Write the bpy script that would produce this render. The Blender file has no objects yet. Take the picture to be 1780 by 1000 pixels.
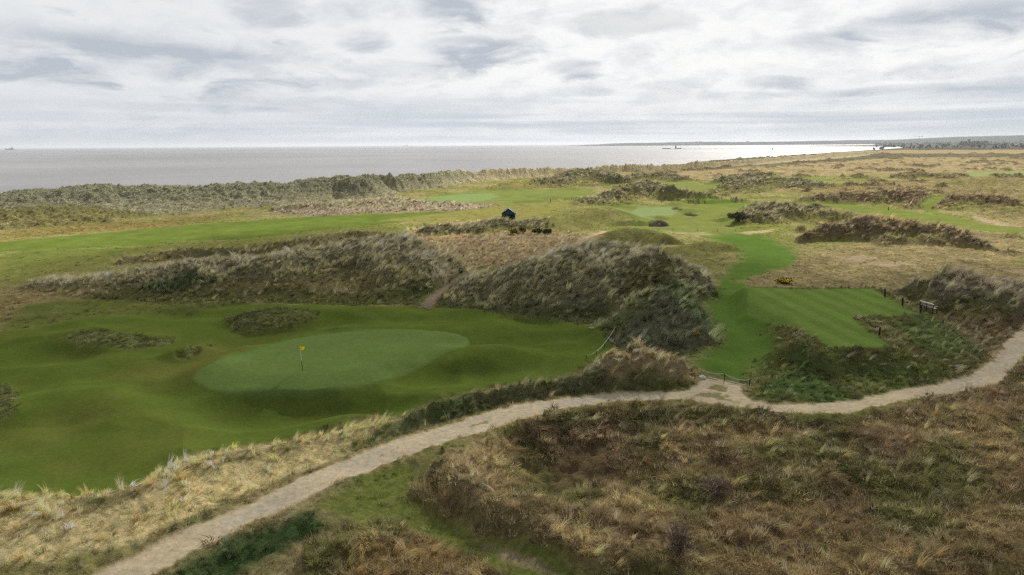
import bpy, bmesh, math, random
import numpy as np
from mathutils import Matrix, Vector

random.seed(7)
RNG = np.random.default_rng(7)
S = bpy.context.scene
COL = S.collection
R = math.radians

# ------------------------------------------------------------------ camera
F, CX, CY, W_, H_ = 1187.0, 890.0, 500.0, 1780.0, 1000.0
PITCH, ROLL, CAMZ = R(11.82), R(0.38), 20.0
fw = np.array([0, math.cos(PITCH), -math.sin(PITCH)])
r0 = np.array([1.0, 0, 0]); u0 = np.array([0, math.sin(PITCH), math.cos(PITCH)])
rt = r0 * math.cos(ROLL) - u0 * math.sin(ROLL)
up = r0 * math.sin(ROLL) + u0 * math.cos(ROLL)
cam_d = bpy.data.cameras.new('camera'); cam = bpy.data.objects.new('camera', cam_d); COL.objects.link(cam)
m = Matrix.Identity(4)
for i in range(3):
    m[i][0] = rt[i]; m[i][1] = up[i]; m[i][2] = -fw[i]
m[2][3] = CAMZ
cam.matrix_world = m
cam_d.sensor_width = 36.0; cam_d.lens = 36.0 * F / W_
cam_d.clip_start = 0.5; cam_d.clip_end = 200000
S.camera = cam

def ray(px, py):
    px = np.asarray(px, float); py = np.asarray(py, float)
    d = fw + ((px - CX) / F)[..., None] * rt + ((CY - py) / F)[..., None] * up
    return d / np.linalg.norm(d, axis=-1, keepdims=True)

def P(px, py, z=0.0):                      # pixel -> point on the horizontal plane z
    d = ray(px, py); t = (z - CAMZ) / d[..., 2]
    return d[..., 0] * t, d[..., 1] * t

# ------------------------------------------------------------------ light, exposure
SUN_AZ, SUN_EL = R(24), R(35)
sdir = Vector((math.sin(SUN_AZ) * math.cos(SUN_EL), math.cos(SUN_AZ) * math.cos(SUN_EL), math.sin(SUN_EL)))
sl = bpy.data.lights.new('sun', 'SUN'); sl.energy = 5.0; sl.angle = R(0.6); sl.color = (1.0, 0.94, 0.85)
so = bpy.data.objects.new('sun', sl); COL.objects.link(so)
so.rotation_euler = (-sdir).to_track_quat('-Z', 'Y').to_euler()
so.location = (0, 0, 60)
S.view_settings.view_transform = 'Standard'; S.view_settings.look = 'None'
S.view_settings.exposure = 0.18; S.view_settings.gamma = 1.0
S.cycles.max_bounces = 6; S.cycles.transparent_max_bounces = 12; S.cycles.volume_bounces = 1
S.cycles.use_denoising = False; S.cycles.filter_width = 1.35; S.cycles.sample_clamp_direct = 1.7; S.cycles.sample_clamp_indirect = 1.0

# ------------------------------------------------------------------ node helper
class N:
    def __init__(s, tree): s.t = tree; s.n = tree.nodes; s.l = tree.links
    def new(s, typ, **kw):
        nd = s.n.new(typ)
        for k, v in kw.items(): setattr(nd, k, v)
        return nd
    def put(s, sock, v):
        if isinstance(v, bpy.types.NodeSocket): s.l.new(v, sock)
        elif v is not None: sock.default_value = v
    def m(s, op, a, b=None, c=None, clamp=False):
        nd = s.new('ShaderNodeMath', operation=op, use_clamp=clamp)
        s.put(nd.inputs[0], a); s.put(nd.inputs[1], b); s.put(nd.inputs[2], c)
        return nd.outputs[0]
    def sm(s, x, a, b, lo=0.0, hi=1.0):
        nd = s.new('ShaderNodeMapRange', interpolation_type='SMOOTHSTEP')
        s.put(nd.inputs[0], x); s.put(nd.inputs[1], a); s.put(nd.inputs[2], b); s.put(nd.inputs[3], lo); s.put(nd.inputs[4], hi)
        return nd.outputs[0]
    def mix(s, f, a, b, typ='MIX'):
        nd = s.new('ShaderNodeMix', data_type='RGBA', blend_type=typ)
        s.put(nd.inputs[0], f); s.put(nd.inputs[6], a); s.put(nd.inputs[7], b)
        return nd.outputs[2]
    def noise(s, vec, scale, detail=4.0, rough=0.5, dist=0.0, out=0):
        nd = s.new('ShaderNodeTexNoise')
        s.put(nd.inputs['Vector'], vec); nd.inputs['Scale'].default_value = scale; nd.inputs['Detail'].default_value = detail
        nd.inputs['Roughness'].default_value = rough; nd.inputs['Distortion'].default_value = dist
        return nd.outputs[out]
    def xyz(s, x, y, z):
        nd = s.new('ShaderNodeCombineXYZ')
        s.put(nd.inputs[0], x); s.put(nd.inputs[1], y); s.put(nd.inputs[2], z); return nd.outputs[0]

def rgb(r, g, b): return (r, g, b, 1.0)

# ------------------------------------------------------------------ sky: clouds on a plane far above, seen by direction
wd = bpy.data.worlds.new('World'); S.world = wd; wd.use_nodes = True
wt = wd.node_tree; wt.nodes.clear(); w = N(wt)
tc = w.new('ShaderNodeTexCoord'); sp = w.new('ShaderNodeSeparateXYZ'); wt.links.new(tc.outputs['Generated'], sp.inputs[0])
dx, dy, dz = sp.outputs
el = w.m('MULTIPLY', w.m('ARCSINE', dz), 57.29578)
az = w.m('MULTIPLY', w.m('ARCTAN2', dx, dy), 57.29578)
inv = w.m('DIVIDE', 1.0, w.m('ADD', w.m('MAXIMUM', dz, 0.0), 0.085))
pv = w.xyz(w.m('MULTIPLY', dx, inv), w.m('MULTIPLY', dy, inv), 0.0)
n1 = w.noise(pv, 1.15, 9.0, 0.56, 0.3)
n2 = w.noise(pv, 0.42, 5.0, 0.5, 0.2)
n3 = w.noise(pv, 3.6, 8.0, 0.6, 0.2)
av = w.xyz(w.m('MULTIPLY', az, 0.15), w.m('MULTIPLY', el, 0.50), 3.0)
n4 = w.noise(av, 1.0, 8.0, 0.6, 0.5)
n6 = w.noise(w.xyz(w.m('MULTIPLY', az, 0.30), w.m('MULTIPLY', el, 0.75), 5.0), 1.0, 9.0, 0.62, 0.3)
n5 = w.noise(w.xyz(w.m('MULTIPLY', az, 0.035), w.m('MULTIPLY', el, 0.9), 9.0), 1.0, 7.0, 0.55, 0.3)
thick = w.m('ADD', w.m('ADD', w.m('MULTIPLY', n1, 0.20), w.m('MULTIPLY', n2, 0.15)), w.m('MULTIPLY', n4, 0.65))
dark = w.m('MULTIPLY', w.sm(thick, 0.50, 0.62), 0.50)
leftb = w.sm(az, 8.0, -28.0)
dark = w.m('ADD', w.m('MULTIPLY', dark, w.m('ADD', 0.45, w.m('MULTIPLY', leftb, 0.55))), w.m('MULTIPLY', leftb, 0.10))
def skyang(px, py):
    d = ray(px, py); return math.degrees(math.atan2(d[0], d[1])), math.degrees(math.asin(d[2]))
BLOBS = [(1690, 38, 150, 30, 1.0), (838, 88, 95, 24, .95), (640, 76, 42, 17, .7), (470, 24, 60, 30, .7), (590, 26, 40, 20, .5), (785, 14, 65, 26, .75),
         (1000, 121, 48, 14, .8), (1435, 74, 70, 17, .65), (1100, 98, 30, 15, .45), (1355, 141, 55, 10, .65), (1600, 126, 40, 12, .65), (1560, 159, 100, 8, .7),
         (1770, 148, 60, 14, .6), (180, 100, 330, 34, .62), (60, 70, 140, 26, .3), (730, 125, 110, 14, .6), (1180, 148, 60, 10, .4), (1290, 168, 60, 7, .45),
         (300, 188, 260, 7, .45), (560, 146, 110, 9, .45), (1010, 160, 60, 9, .35), (1660, 160, 140, 6, .45), (1180, 168, 70, 8, .35)]
n4b = w.sm(n4, 0.30, 0.62, 0.25, 1.25)
for bx, by, brx, bry, amp in BLOBS:
    a0, e0 = skyang(bx, by)
    ra = math.degrees(brx / F) * 0.93; re = math.degrees(bry / F)
    jz = w.m('ADD', az, w.m('MULTIPLY', w.m('SUBTRACT', n6, 0.5), ra * 1.7))
    je = w.m('ADD', el, w.m('MULTIPLY', w.m('SUBTRACT', n4, 0.5), re * 2.6))
    qa = w.m('POWER', w.m('DIVIDE', w.m('SUBTRACT', jz, a0), ra), 2.0)
    qe = w.m('POWER', w.m('DIVIDE', w.m('SUBTRACT', je, e0), re), 2.0)
    g = w.sm(w.m('ADD', qa, qe), 1.9, 0.1)
    dark = w.m('ADD', dark, w.m('MULTIPLY', w.m('MULTIPLY', g, n4b), amp * 0.92))
dark = w.m('MINIMUM', dark, 1.0)
white = w.mix(w.sm(n6, 0.30, 0.58), rgb(.72, .735, .75), rgb(.86, .86, .855))
white = w.mix(w.m('MULTIPLY', leftb, 0.55), white, rgb(.70, .72, .735))
cl = w.mix(dark, white, rgb(.44, .48, .54))
# grey-blue band above the horizon with bright streaks
band = w.m('MULTIPLY', w.sm(el, 5.2, 1.6), w.sm(n5, 0.62, 0.40, 0.35, 1.0))
cl = w.mix(w.m('MULTIPLY', band, w.sm(az, -30.0, 5.0, 0.6, 1.0)), cl, rgb(.47, .525, .59))
cl = w.mix(w.m('MULTIPLY', w.sm(el, 1.0, 0.0), 0.5), cl, rgb(.60, .625, .65))
cl = w.mix(w.sm(el, 13.0, 45.0), cl, rgb(.56, .57, .58))
back = w.sm(dy, 0.5, -0.4)
cl = w.mix(back, cl, rgb(.25, .255, .265))
skyt = w.new('ShaderNodeTexSky', sky_type='NISHITA'); skyt.sun_disc = False
skyt.sun_elevation = SUN_EL; skyt.sun_rotation = SUN_AZ; skyt.air_density = 1.0; skyt.dust_density = 1.2
b1 = w.new('ShaderNodeBackground'); wt.links.new(skyt.outputs[0], b1.inputs[0]); b1.inputs[1].default_value = 0.05
b2 = w.new('ShaderNodeBackground'); wt.links.new(cl, b2.inputs[0]); b2.inputs[1].default_value = 1.0
a0, e0 = skyang(1085, 36)
gap = w.sm(w.m('ADD', w.m('POWER', w.m('DIVIDE', w.m('SUBTRACT', w.m('ADD', az, w.m('MULTIPLY', w.m('SUBTRACT', n3, .5), 6.0)), a0), 5.2), 2.0),
                 w.m('POWER', w.m('DIVIDE', w.m('SUBTRACT', w.m('ADD', el, w.m('MULTIPLY', w.m('SUBTRACT', n4, .5), 3.0)), e0), 1.0), 2.0)), 1.5, 0.2)
cover = w.m('SUBTRACT', 0.97, w.m('MULTIPLY', gap, 0.5))
ms = w.new('ShaderNodeMixShader'); wt.links.new(cover, ms.inputs[0]); wt.links.new(b1.outputs[0], ms.inputs[1]); wt.links.new(b2.outputs[0], ms.inputs[2])
wo = w.new('ShaderNodeOutputWorld'); wt.links.new(ms.outputs[0], wo.inputs[0])

# ------------------------------------------------------------------ numpy noise
def _hash(ix, iy, seed):
    h = (ix.astype(np.int64) * 374761393 + iy.astype(np.int64) * 668265263 + seed * 974634777) & 0xffffffff
    h = ((h ^ (h >> 13)) * 1274126177) & 0xffffffff
    return (h ^ (h >> 16)) & 0xffffffff
def perlin(x, y, seed=0):
    x0 = np.floor(x); y0 = np.floor(y); fx = x - x0; fy = y - y0
    ix = x0.astype(np.int64); iy = y0.astype(np.int64)
    u = fx * fx * fx * (fx * (fx * 6 - 15) + 10); v = fy * fy * fy * (fy * (fy * 6 - 15) + 10)
    def g(a, b, gx, gy):
        t = _hash(ix + a, iy + b, seed) * (2 * math.pi / 4294967296.0)
        return np.cos(t) * gx + np.sin(t) * gy
    n0 = g(0, 0, fx, fy) * (1 - u) + g(1, 0, fx - 1, fy) * u
    n1_ = g(0, 1, fx, fy - 1) * (1 - u) + g(1, 1, fx - 1, fy - 1) * u
    return (n0 * (1 - v) + n1_ * v) * 1.45
def fbm(x, y, scale, seed=0, octs=4, gain=0.5):
    o = np.zeros_like(x); a = 1.0; t = 0; f = 1.0 / scale
    for k in range(octs):
        o += a * perlin(x * f + 17.3 * k, y * f - 9.1 * k, seed + k); t += a; a *= gain; f *= 2.03
    return o / t
def sst(x, a, b):
    t = np.clip((x - a) / (b - a), 0, 1); return t * t * (3 - 2 * t)

# ------------------------------------------------------------------ terrain grid: a fan around the viewpoint
TH = np.radians(np.arange(-50, 50.0001, 0.088)); DL = 0.0058
RR = np.exp(np.arange(math.log(21.0), math.log(13500.0), DL))
nj, ni = len(TH), len(RR)
GR, GT = np.meshgrid(RR, TH, indexing='ij')
X = GR * np.sin(GT); Y = GR * np.cos(GT)

def bbox_idx(xs, ys, pad):
    x0, x1, y0, y1 = min(xs) - pad, max(xs) + pad, min(ys) - pad, max(ys) + pad
    return (X > x0) & (X < x1) & (Y > y0) & (Y < y1)

def sdf_poly(px, py, qx, qy):              # positive inside
    d2 = np.full(qx.shape, 1e18); ins = np.zeros(qx.shape, bool); n = len(px)
    for i in range(n):
        ax, ay, bx, by = px[i], py[i], px[(i + 1) % n], py[(i + 1) % n]
        ex, ey = bx - ax, by - ay; L = ex * ex + ey * ey + 1e-12
        t = np.clip(((qx - ax) * ex + (qy - ay) * ey) / L, 0, 1)
        d2 = np.minimum(d2, (qx - ax - t * ex) ** 2 + (qy - ay - t * ey) ** 2)
        c = (ay > qy) != (by > qy)
        if ey != 0: ins ^= c & (qx < ex * (qy - ay) / ey + ax)
    return np.where(ins, 1, -1) * np.sqrt(d2)

# land and sea
SEA = -4.0
LAND = [(-900, 20), (-330, 150), (-240, 235), (-125, 330), (-55, 430), (115, 640), (300, 1020), (520, 1300), (790, 1720), (1250, 2350), (1750, 3100), (2050, 3700),
        (1980, 4300), (1800, 4700), (1900, 4900), (2250, 5000), (3300, 6300), (4200, 7400), (3600, 7900), (2600, 8150), (1500, 8500), (980, 8800),
        (900, 13600), (14000, 13600), (14000, -300), (-900, -300)]
dl = sdf_poly([p[0] for p in LAND], [p[1] for p in LAND], X, Y)
dl = dl + fbm(X, Y, 60, 3, 3) * np.clip(GR * 0.02, 2, 40)
wid = 45 + GR * 0.045
Z = np.where(dl > 0, SEA + 4.0 * sst(dl, -6, wid), SEA - np.clip(-dl, 0, 400) * 0.02)
BEACH = (1 - sst(dl, wid * 0.42, wid * 0.62)) * (dl > -30)
# broad swell of the links
near = sst(-GR, -700, -90)
Z += sst(dl, 20, 90) * fbm(X, Y, 60, 11, 3) * 0.45
# far hills behind the town and along the coast
hillm = sst(GR, 6200, 10500) * sst(dl, 0, 900)
azd = np.degrees(GT)
Z += hillm * (12 + 24 * sst(azd, 6, 15) + 52 * sst(azd, 26, 37) + 22 * fbm(X, Y, 2600, 21, 4) + 16 * fbm(X, Y, 900, 22, 3))
RIDGES = {}
HM = np.zeros_like(Z)
def ridge(name, crest, base, zb=0.0, back=1.0, pw=1.0, slope=0.62):
    """A dune: crest through (px,py,z) sight points, front foot through (px,py) points at height zb."""
    cx, cy, cz = [], [], []
    for px, py, z in crest:
        pb = np.interp(px, [q[0] for q in base], [q[1] for q in base])      # no slope steeper than about 33 degrees
        rb = math.hypot(*map(float, P(px, pb, zb))); dv = ray(px, py); td = -dv[2] / math.hypot(dv[0], dv[1])
        rc = (CAMZ - zb + slope * rb) / (slope + td); z = min(z, max(zb + .3, CAMZ - rc * td))
        a, b = P(px, py, z); cx.append(float(a)); cy.append(float(b)); cz.append(z)
    cz = [z - (1.0 if name == 'sea' else .35 if name in ('great', 'left', 'spur', 'right bank', 'sea', 'left back') else 0) for z in cz]
    bx, by = P([b[0] for b in base], [b[1] for b in base], zb)
    n = len(cx)
    def seg(qx, qy):
        best = np.full(qx.shape, 1e18); zz = np.zeros(qx.shape); tt = np.zeros(qx.shape); sd = np.zeros(qx.shape)
        for i in range(n - 1):
            ex, ey = cx[i + 1] - cx[i], cy[i + 1] - cy[i]; L = ex * ex + ey * ey + 1e-9
            t = np.clip(((qx - cx[i]) * ex + (qy - cy[i]) * ey) / L, 0, 1)
            d = (qx - cx[i] - t * ex) ** 2 + (qy - cy[i] - t * ey) ** 2
            k = d < best
            best = np.where(k, d, best); zz = np.where(k, cz[i] + t * (cz[i + 1] - cz[i]), zz); tt = np.where(k, i + t, tt)
            sd = np.where(k, ex * (qy - cy[i]) - ey * (qx - cx[i]), sd)
        return np.sqrt(best), zz, tt, sd
    bd, _, bt, _ = seg(np.asarray(bx, float), np.asarray(by, float))
    o = np.argsort(bt)
    wmax = float(bd.max()) * max(1.0, back) + 2
    k = bbox_idx(cx, cy, wmax)
    d, zz, tt, sd = seg(X[k], Y[k])
    wf = np.interp(tt, bt[o], bd[o])
    ww = np.where(sd < 0, wf, wf * back)
    ww = ww * (1 + 0.16 * fbm(X[k], Y[k], 7 + wmax * .3, 31, 2))
    s = np.clip(d / np.maximum(ww, 0.3), 0, 1.3)
    prof = np.clip(0.5 * (1 + np.cos(math.pi * np.clip(s, 0, 1))), 0, 1) ** pw
    h = np.zeros_like(Z); h[k] = (zz - zb * 0) * prof
    pm = np.zeros_like(Z); pm[k] = sst(-s, -1.02, -0.80)
    fr = np.zeros_like(Z); fr[k] = prof; RIDGES[name] = (pm, np.where(k, 1, 0), h, fr) if name not in RIDGES else (np.maximum(pm, RIDGES[name][0]), np.maximum(np.where(k, 1, 0), RIDGES[name][1]), np.maximum(h, RIDGES[name][2]), np.maximum(fr, RIDGES[name][3]))
    kk = 0.5
    a, b = HM, h
    mx = np.maximum(a, b) + kk * .25 * np.clip(1 - np.abs(a - b) / kk, 0, 1) ** 2 * np.clip(np.minimum(a, b) / kk, 0, 1)
    HM[...] = mx

ridge('sea', [(-260, 342, 5), (-120, 338, 5), (0, 336, 5), (60, 331, 5.3), (100, 333, 5), (190, 323, 6), (230, 326, 5.2), (330, 325, 5.2), (430, 322, 5.5), (500, 324, 5.0),
              (530, 320, 5.5), (590, 311, 6.6), (620, 316, 6), (645, 307, 7), (680, 309, 6.3), (730, 306, 6), (800, 300, 5.6), (850, 296, 5.7), (920, 294, 5.2), (1000, 291, 5.2),
              (1090, 288, 5), (1200, 284, 5), (1300, 278, 5), (1400, 272, 4.6), (1480, 267, 4.6), (1530, 263, 4)],
      [(-260, 400), (0, 392), (120, 385), (200, 382), (330, 372), (430, 361), (500, 360), (590, 352), (650, 346), (720, 333), (850, 316), (1000, 304), (1200, 294), (1300, 288), (1400, 281), (1480, 274), (1530, 267)], 0.3, 1.0, 1.35)
# hummocks in front of the left end of the seaward ridge
ridge('hummock', [(-60, 380, 2.0), (40, 366, 2.6), (110, 364, 2.6), (170, 374, 1.8)], [(-60, 400), (40, 395), (110, 392), (180, 388)], 0.2, 1.0)
ridge('hummock2', [(-40, 390, 1.2), (30, 380, 1.8), (75, 378, 1.6)], [(-40, 405), (30, 402), (90, 398)], 0.0, 1.0)
# low fringe of reedy grass under the ridge
ridge('fringe', [(480, 362, 1.0), (560, 356, 1.2), (660, 351, 1.6), (700, 350, 1.5), (780, 353, 1.0), (860, 355, .7)], [(480, 369), (560, 367), (660, 367), (700, 366), (780, 363), (860, 360)], 0.0, 1.0)
# the great marram dune in the middle
ridge('great', [(775, 497, 1.6), (810, 486, 2.4), (860, 474, 3.4), (910, 455, 4.8), (965, 441, 6.0), (1010, 433, 6.5), (1060, 431, 6.6), (1105, 434, 6.4), (1150, 443, 5.8), (1200, 459, 5.0), (1232, 477, 3.9), (1240, 497, 2.6)],
      [(768, 528), (800, 535), (860, 541), (910, 548), (960, 556), (1010, 560), (1060, 566), (1110, 566), (1160, 548), (1200, 530), (1238, 515), (1246, 508)], 0.3, 0.62, 0.8)
ridge('spur', [(1062, 560, 1.6), (1100, 528, 3.6), (1140, 515, 4.3), (1180, 520, 4.2), (1215, 545, 3.3), (1238, 577, 2.0)],
      [(1040, 590), (1068, 607), (1100, 613), (1150, 617), (1200, 616), (1244, 600)], 0.1, 0.9, 0.8)
ridge('left', [(60, 489, .8), (150, 483, 1.1), (250, 470, 2.0), (330, 458, 3.0), (420, 449, 3.6), (500, 441, 4.0), (560, 428, 4.5), (620, 416, 5.2), (672, 410, 5.8), (705, 424, 5.0), (745, 447, 3.8), (780, 470, 2.2), (792, 486, 1.2)],
      [(30, 496), (150, 520), (250, 523), (330, 524), (420, 526), (500, 526), (560, 526), (620, 527), (680, 528), (730, 526), (760, 512), (786, 498)], 0.1, 0.9, 1.5)
ridge('left back', [(215, 447, 1.4), (330, 430, 2.2), (420, 427, 2.5), (500, 419, 2.6), (600, 402, 2.6), (660, 402, 2.2)],
      [(200, 460), (330, 449), (420, 446), (500, 438), (600, 420), (660, 415)], 0.2, 1.0)
ridge('right bank', [(1560, 497, 2.6), (1585, 482, 3.6), (1630, 476, 4.4), (1680, 478, 4.4), (1735, 484, 4.0), (1770, 496, 3.0)],
      [(1562, 516), (1600, 523), (1640, 540), (1680, 556), (1735, 560), (1775, 560)], 1.4, 0.9)
ridge('knoll', [(1020, 655, 0.9), (1062, 626, 1.9), (1105, 603, 2.7), (1150, 612, 2.5), (1190, 634, 1.7), (1215, 652, 0.9)],
      [(1000, 680), (1060, 689), (1105, 690), (1150, 684), (1190, 678), (1222, 664)], 0.0, 0.75)
ridge('verge marram', [(655, 742, 0.8), (700, 722, 1.0), (760, 702, 1.1), (820, 684, 1.3), (845, 684, 1.1), (890, 672, 1.0), (960, 664, 1.1), (1025, 655, 1.0)],
      [(650, 770), (700, 756), (760, 738), (830, 718), (860, 708), (900, 700), (960, 692), (1030, 686)], 0.0, 0.8)
ridge('left verge', [(-160, 880, .5), (0, 868, .5), (110, 872, .5), (200, 858, .6), (260, 838, .7), (330, 800, .8), (420, 782, .8), (520, 766, .7), (600, 748, .6), (655, 735, .6)],
      [(-160, 1000), (0, 1000), (110, 985), (200, 960), (260, 935), (330, 905), (420, 868), (520, 825), (600, 795), (655, 772)], 0.0, 0.55)
ridge('rim', [(775, 795, .8), (792, 835, 1.0), (835, 872, 1.0), (900, 903, .9), (980, 938, .8), (1060, 985, .8)], [(745, 815), (758, 850), (800, 898), (880, 932), (960, 965), (1030, 1012)], -.4, 2.0, slope=1.0)
ridge('tee bump', [(1340, 602, 1.6), (1372, 588, 2.1), (1408, 594, 2.2), (1430, 606, 2.0)], [(1332, 640), (1372, 640), (1408, 650), (1432, 660)], 0.2, 0.7)
# middle-distance dunes
ridge('smooth hill', [(955, 385, 1.4), (985, 371, 2.8), (1020, 361, 3.6), (1052, 358, 3.6), (1080, 366, 2.8), (1105, 386, 1.0)],
      [(948, 398), (985, 402), (1020, 403), (1060, 402), (1090, 397), (1110, 392)], 0.0, 0.9)
ridge('fold', [(1020, 422, 1.2), (1050, 408, 2.2), (1085, 399, 2.8), (1125, 400, 2.6), (1160, 408, 2.0), (1185, 420, 1.0)], [(1010, 436), (1050, 440), (1085, 438), (1125, 432), (1160, 428), (1190, 428)], 0.0, 0.9)
ridge('fold', [(1190, 430, 1.0), (1230, 420, 1.6), (1265, 424, 1.2)], [(1185, 446), (1230, 450), (1275, 440)], 0.0, 0.9)
ridge('marram mid', [(1035, 348, 1.8), (1062, 336, 2.6), (1095, 330, 3.2), (1120, 320, 4.4), (1140, 321, 4.3), (1165, 331, 3.4), (1200, 337, 2.4), (1245, 349, 1.0)],
      [(1020, 352), (1060, 353), (1095, 355), (1120, 357), (1145, 358), (1170, 358), (1200, 355), (1255, 354)], 0.0, 0.9)
ridge('dark mid', [(960, 317, 2.2), (985, 305, 4.2), (1010, 299, 5.0), (1045, 302, 4.4), (1075, 312, 2.6)], [(955, 326), (985, 327), (1010, 327), (1050, 324), (1080, 321)], 0.2, 0.8)
ridge('dark mid', [(1085, 313, 2.0), (1110, 305, 2.8), (1150, 304, 2.6), (1190, 312, 1.2)], [(1080, 319), (1110, 318), (1150, 316), (1195, 316)], 0.2, 0.8)
ridge('olive mid', [(885, 326, 1.0), (910, 315, 2.2), (940, 314, 2.2), (965, 322, 1.0)], [(880, 331), (910, 330), (940, 330), (970, 329)], 0.2, 0.9)
ridge('olive mid', [(900, 349, .8), (950, 340, 1.2), (985, 342, .8)], [(895, 354), (950, 352), (990, 350)], 0.0, 0.9)
ridge('dark right', [(1245, 328, 1.0), (1275, 316, 2.8), (1310, 307, 4.0), (1340, 306, 4.1), (1375, 313, 3.0), (1410, 325, 1.2)], [(1240, 333), (1275, 334), (1310, 335), (1345, 335), (1380, 334), (1415, 331)], 0.2, 0.9)
ridge('low right', [(1415, 347, 1.2), (1440, 341, 2.2), (1500, 342, 2.2), (1560, 340, 2.4), (1590, 341, 2.0), (1600, 352, .8)], [(1412, 354), (1440, 356), (1500, 357), (1560, 359), (1592, 361), (1605, 358)], 0.2, 0.8)
ridge('low right', [(1608, 355, 1.2), (1640, 347, 2.2), (1690, 346, 2.2), (1735, 348, 1.8), (1750, 358, .8)], [(1602, 366), (1640, 368), (1690, 365), (1735, 365), (1755, 363)], 0.2, 0.8)
ridge('face right', [(1290, 378, 1.4), (1320, 362, 2.8), (1360, 360, 3.0), (1420, 362, 3.0), (1470, 366, 2.8), (1515, 376, 1.6)], [(1285, 392), (1320, 390), (1360, 392), (1420, 395), (1470, 392), (1520, 386)], 0.0, 1.3)
ridge('brown right', [(1390, 415, 1.0), (1430, 398, 2.2), (1500, 386, 3.4), (1560, 388, 3.2), (1630, 396, 2.6), (1680, 412, 1.8), (1725, 430, .8)],
      [(1395, 425), (1430, 420), (1500, 422), (1560, 426), (1630, 428), (1680, 432), (1730, 438)], 0.0, 0.9)
ridge('scrub', [(735, 402, .9), (770, 394, 1.3), (830, 397, 1.0)], [(730, 410), (770, 411), (835, 409)], 0.0, 1.0)
ridge('scrub', [(830, 394, .9), (870, 386, 1.3), (905, 388, 1.2), (935, 394, .6)], [(830, 404), (870, 406), (905, 406), (940, 402)], 0.0, 1.0)
Z += HM * sst(dl, -5, 10)

def bump(px, py, rx, ry, amp, z=0.0, pw=1.0):
    a, b = P(px, py, z); k = bbox_idx([a], [b], max(rx, ry) * 1.2)
    q = ((X[k] - a) / rx) ** 2 + ((Y[k] - b) / ry) ** 2
    Z[k] += amp * np.clip(1 - q, 0, 1) ** (1.5 * pw)
def hpoly(pts, feather, z=None, dz=None, zp=0.0, nz=0.0, grow=0.0):
    xs, ys = P([p[0] for p in pts], [p[1] for p in pts], zp)
    k = bbox_idx(xs, ys, feather + 2)
    d = sdf_poly(xs, ys, X[k], Y[k]) + grow
    if nz: d = d + nz * fbm(X[k], Y[k], 4, 41, 2)
    mk = sst(d, -feather, feather)
    if z is not None: Z[k] = Z[k] * (1 - mk) + z * mk
    if dz is not None: Z[k] += dz * mk
GREEN = [(337, 660), (345, 645), (372, 632), (410, 617), (455, 604), (510, 589), (570, 579), (640, 573), (720, 571), (780, 576), (812, 584), (818, 594), (806, 603), (780, 609),
         (745, 631), (700, 652), (650, 667), (590, 677), (520, 683), (450, 685), (395, 684), (358, 676)]
hpoly(GREEN, 2.8, dz=1.0)
hpoly([(-100, 720), (120, 760), (330, 740), (520, 720), (640, 700), (700, 690), (620, 735), (420, 780), (330, 800), (200, 855), (-100, 870)], 3.5, dz=-0.5)
bump(472, 562, 6.4, 4.2, 1.5); bump(500, 545, 16, 6, 0.5)
bump(205, 598, 7.4, 3.4, 0.6); bump(150, 585, 8, 5, 0.5); bump(335, 622, 3.4, 3.2, 0.9)
bump(850, 622, 6.5, 4.2, 1.2); bump(790, 655, 7, 3.4, -0.8); bump(880, 575, 12, 5, 0.75); bump(640, 545, 11, 4, 0.5); bump(740, 552, 9, 3.5, -0.45)
bump(470, 712, 10, 3.6, -1.0); bump(620, 700, 7, 2.6, -.7); bump(560, 735, 6, 3, 0.55); bump(680, 705, 4, 3, -0.4); bump(300, 655, 7, 5, 0.5); bump(240, 650, 6, 4, -0.5)
bump(120, 705, 8, 4, 0.65); bump(330, 770, 9, 4, 0.45); bump(130, 640, 10, 5, 0.55); bump(60, 620, 9, 4, -0.45); bump(950, 590, 5, 3, -0.5); bump(930, 640, 5, 3, -0.35)
bump(330, 545, 8, 3.5, -0.5); bump(390, 530, 10, 4, 0.4)
# tee platform and bank down to the track
hpoly([(1290, 500), (1530, 500), (1640, 540), (1660, 600), (1640, 640), (1560, 612), (1440, 610), (1345, 575), (1300, 530)], 5.0, z=1.5, zp=1.2)
TEE = [(1300, 500), (1400, 503), (1515, 502), (1592, 545), (1540, 551), (1478, 552), (1510, 576), (1553, 604), (1440, 604), (1395, 576), (1345, 552), (1300, 530)]
hpoly(TEE, 1.6, z=2.1, zp=2.1, grow=1.5)
hpoly([(1240, 520), (1300, 560), (1340, 590), (1330, 640), (1200, 628), (1250, 600)], 3, z=0.0)
# hollow of rank grass in the foreground, the crease in it and the wheel-worn grassy way
hpoly([(560, 1000), (640, 880), (740, 810), (900, 740), (1060, 716), (1300, 735), (1480, 735), (1700, 690), (1850, 640), (1950, 1100), (600, 1100)], 4, dz=-0.55)
hpoly([(840, 790), (960, 745), (1120, 735), (1180, 780), (1130, 850), (960, 850)], 3.0, dz=-1.4, zp=-.5, nz=1.2)
bump(800, 800, 3.2, 5.0, 0.75, -.4); bump(860, 880, 4.5, 2.6, 0.6, -.4); bump(1000, 930, 6, 2.2, 0.8, -.5); bump(818, 850, 2.2, 3.0, .8, -.4); bump(1060, 975, 4, 1.8, .7, -.5); bump(920, 905, 4, 1.8, .6, -.4); bump(1130, 790, 5, 3.5, 0.9, -.8)
bump(1500, 800, 10, 4, 0.5, -.5); bump(1350, 880, 8, 3, -0.4, -.5); bump(620, 950, 5, 2.2, 0.4); bump(500, 925, 4, 1.6, -0.5)
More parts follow.
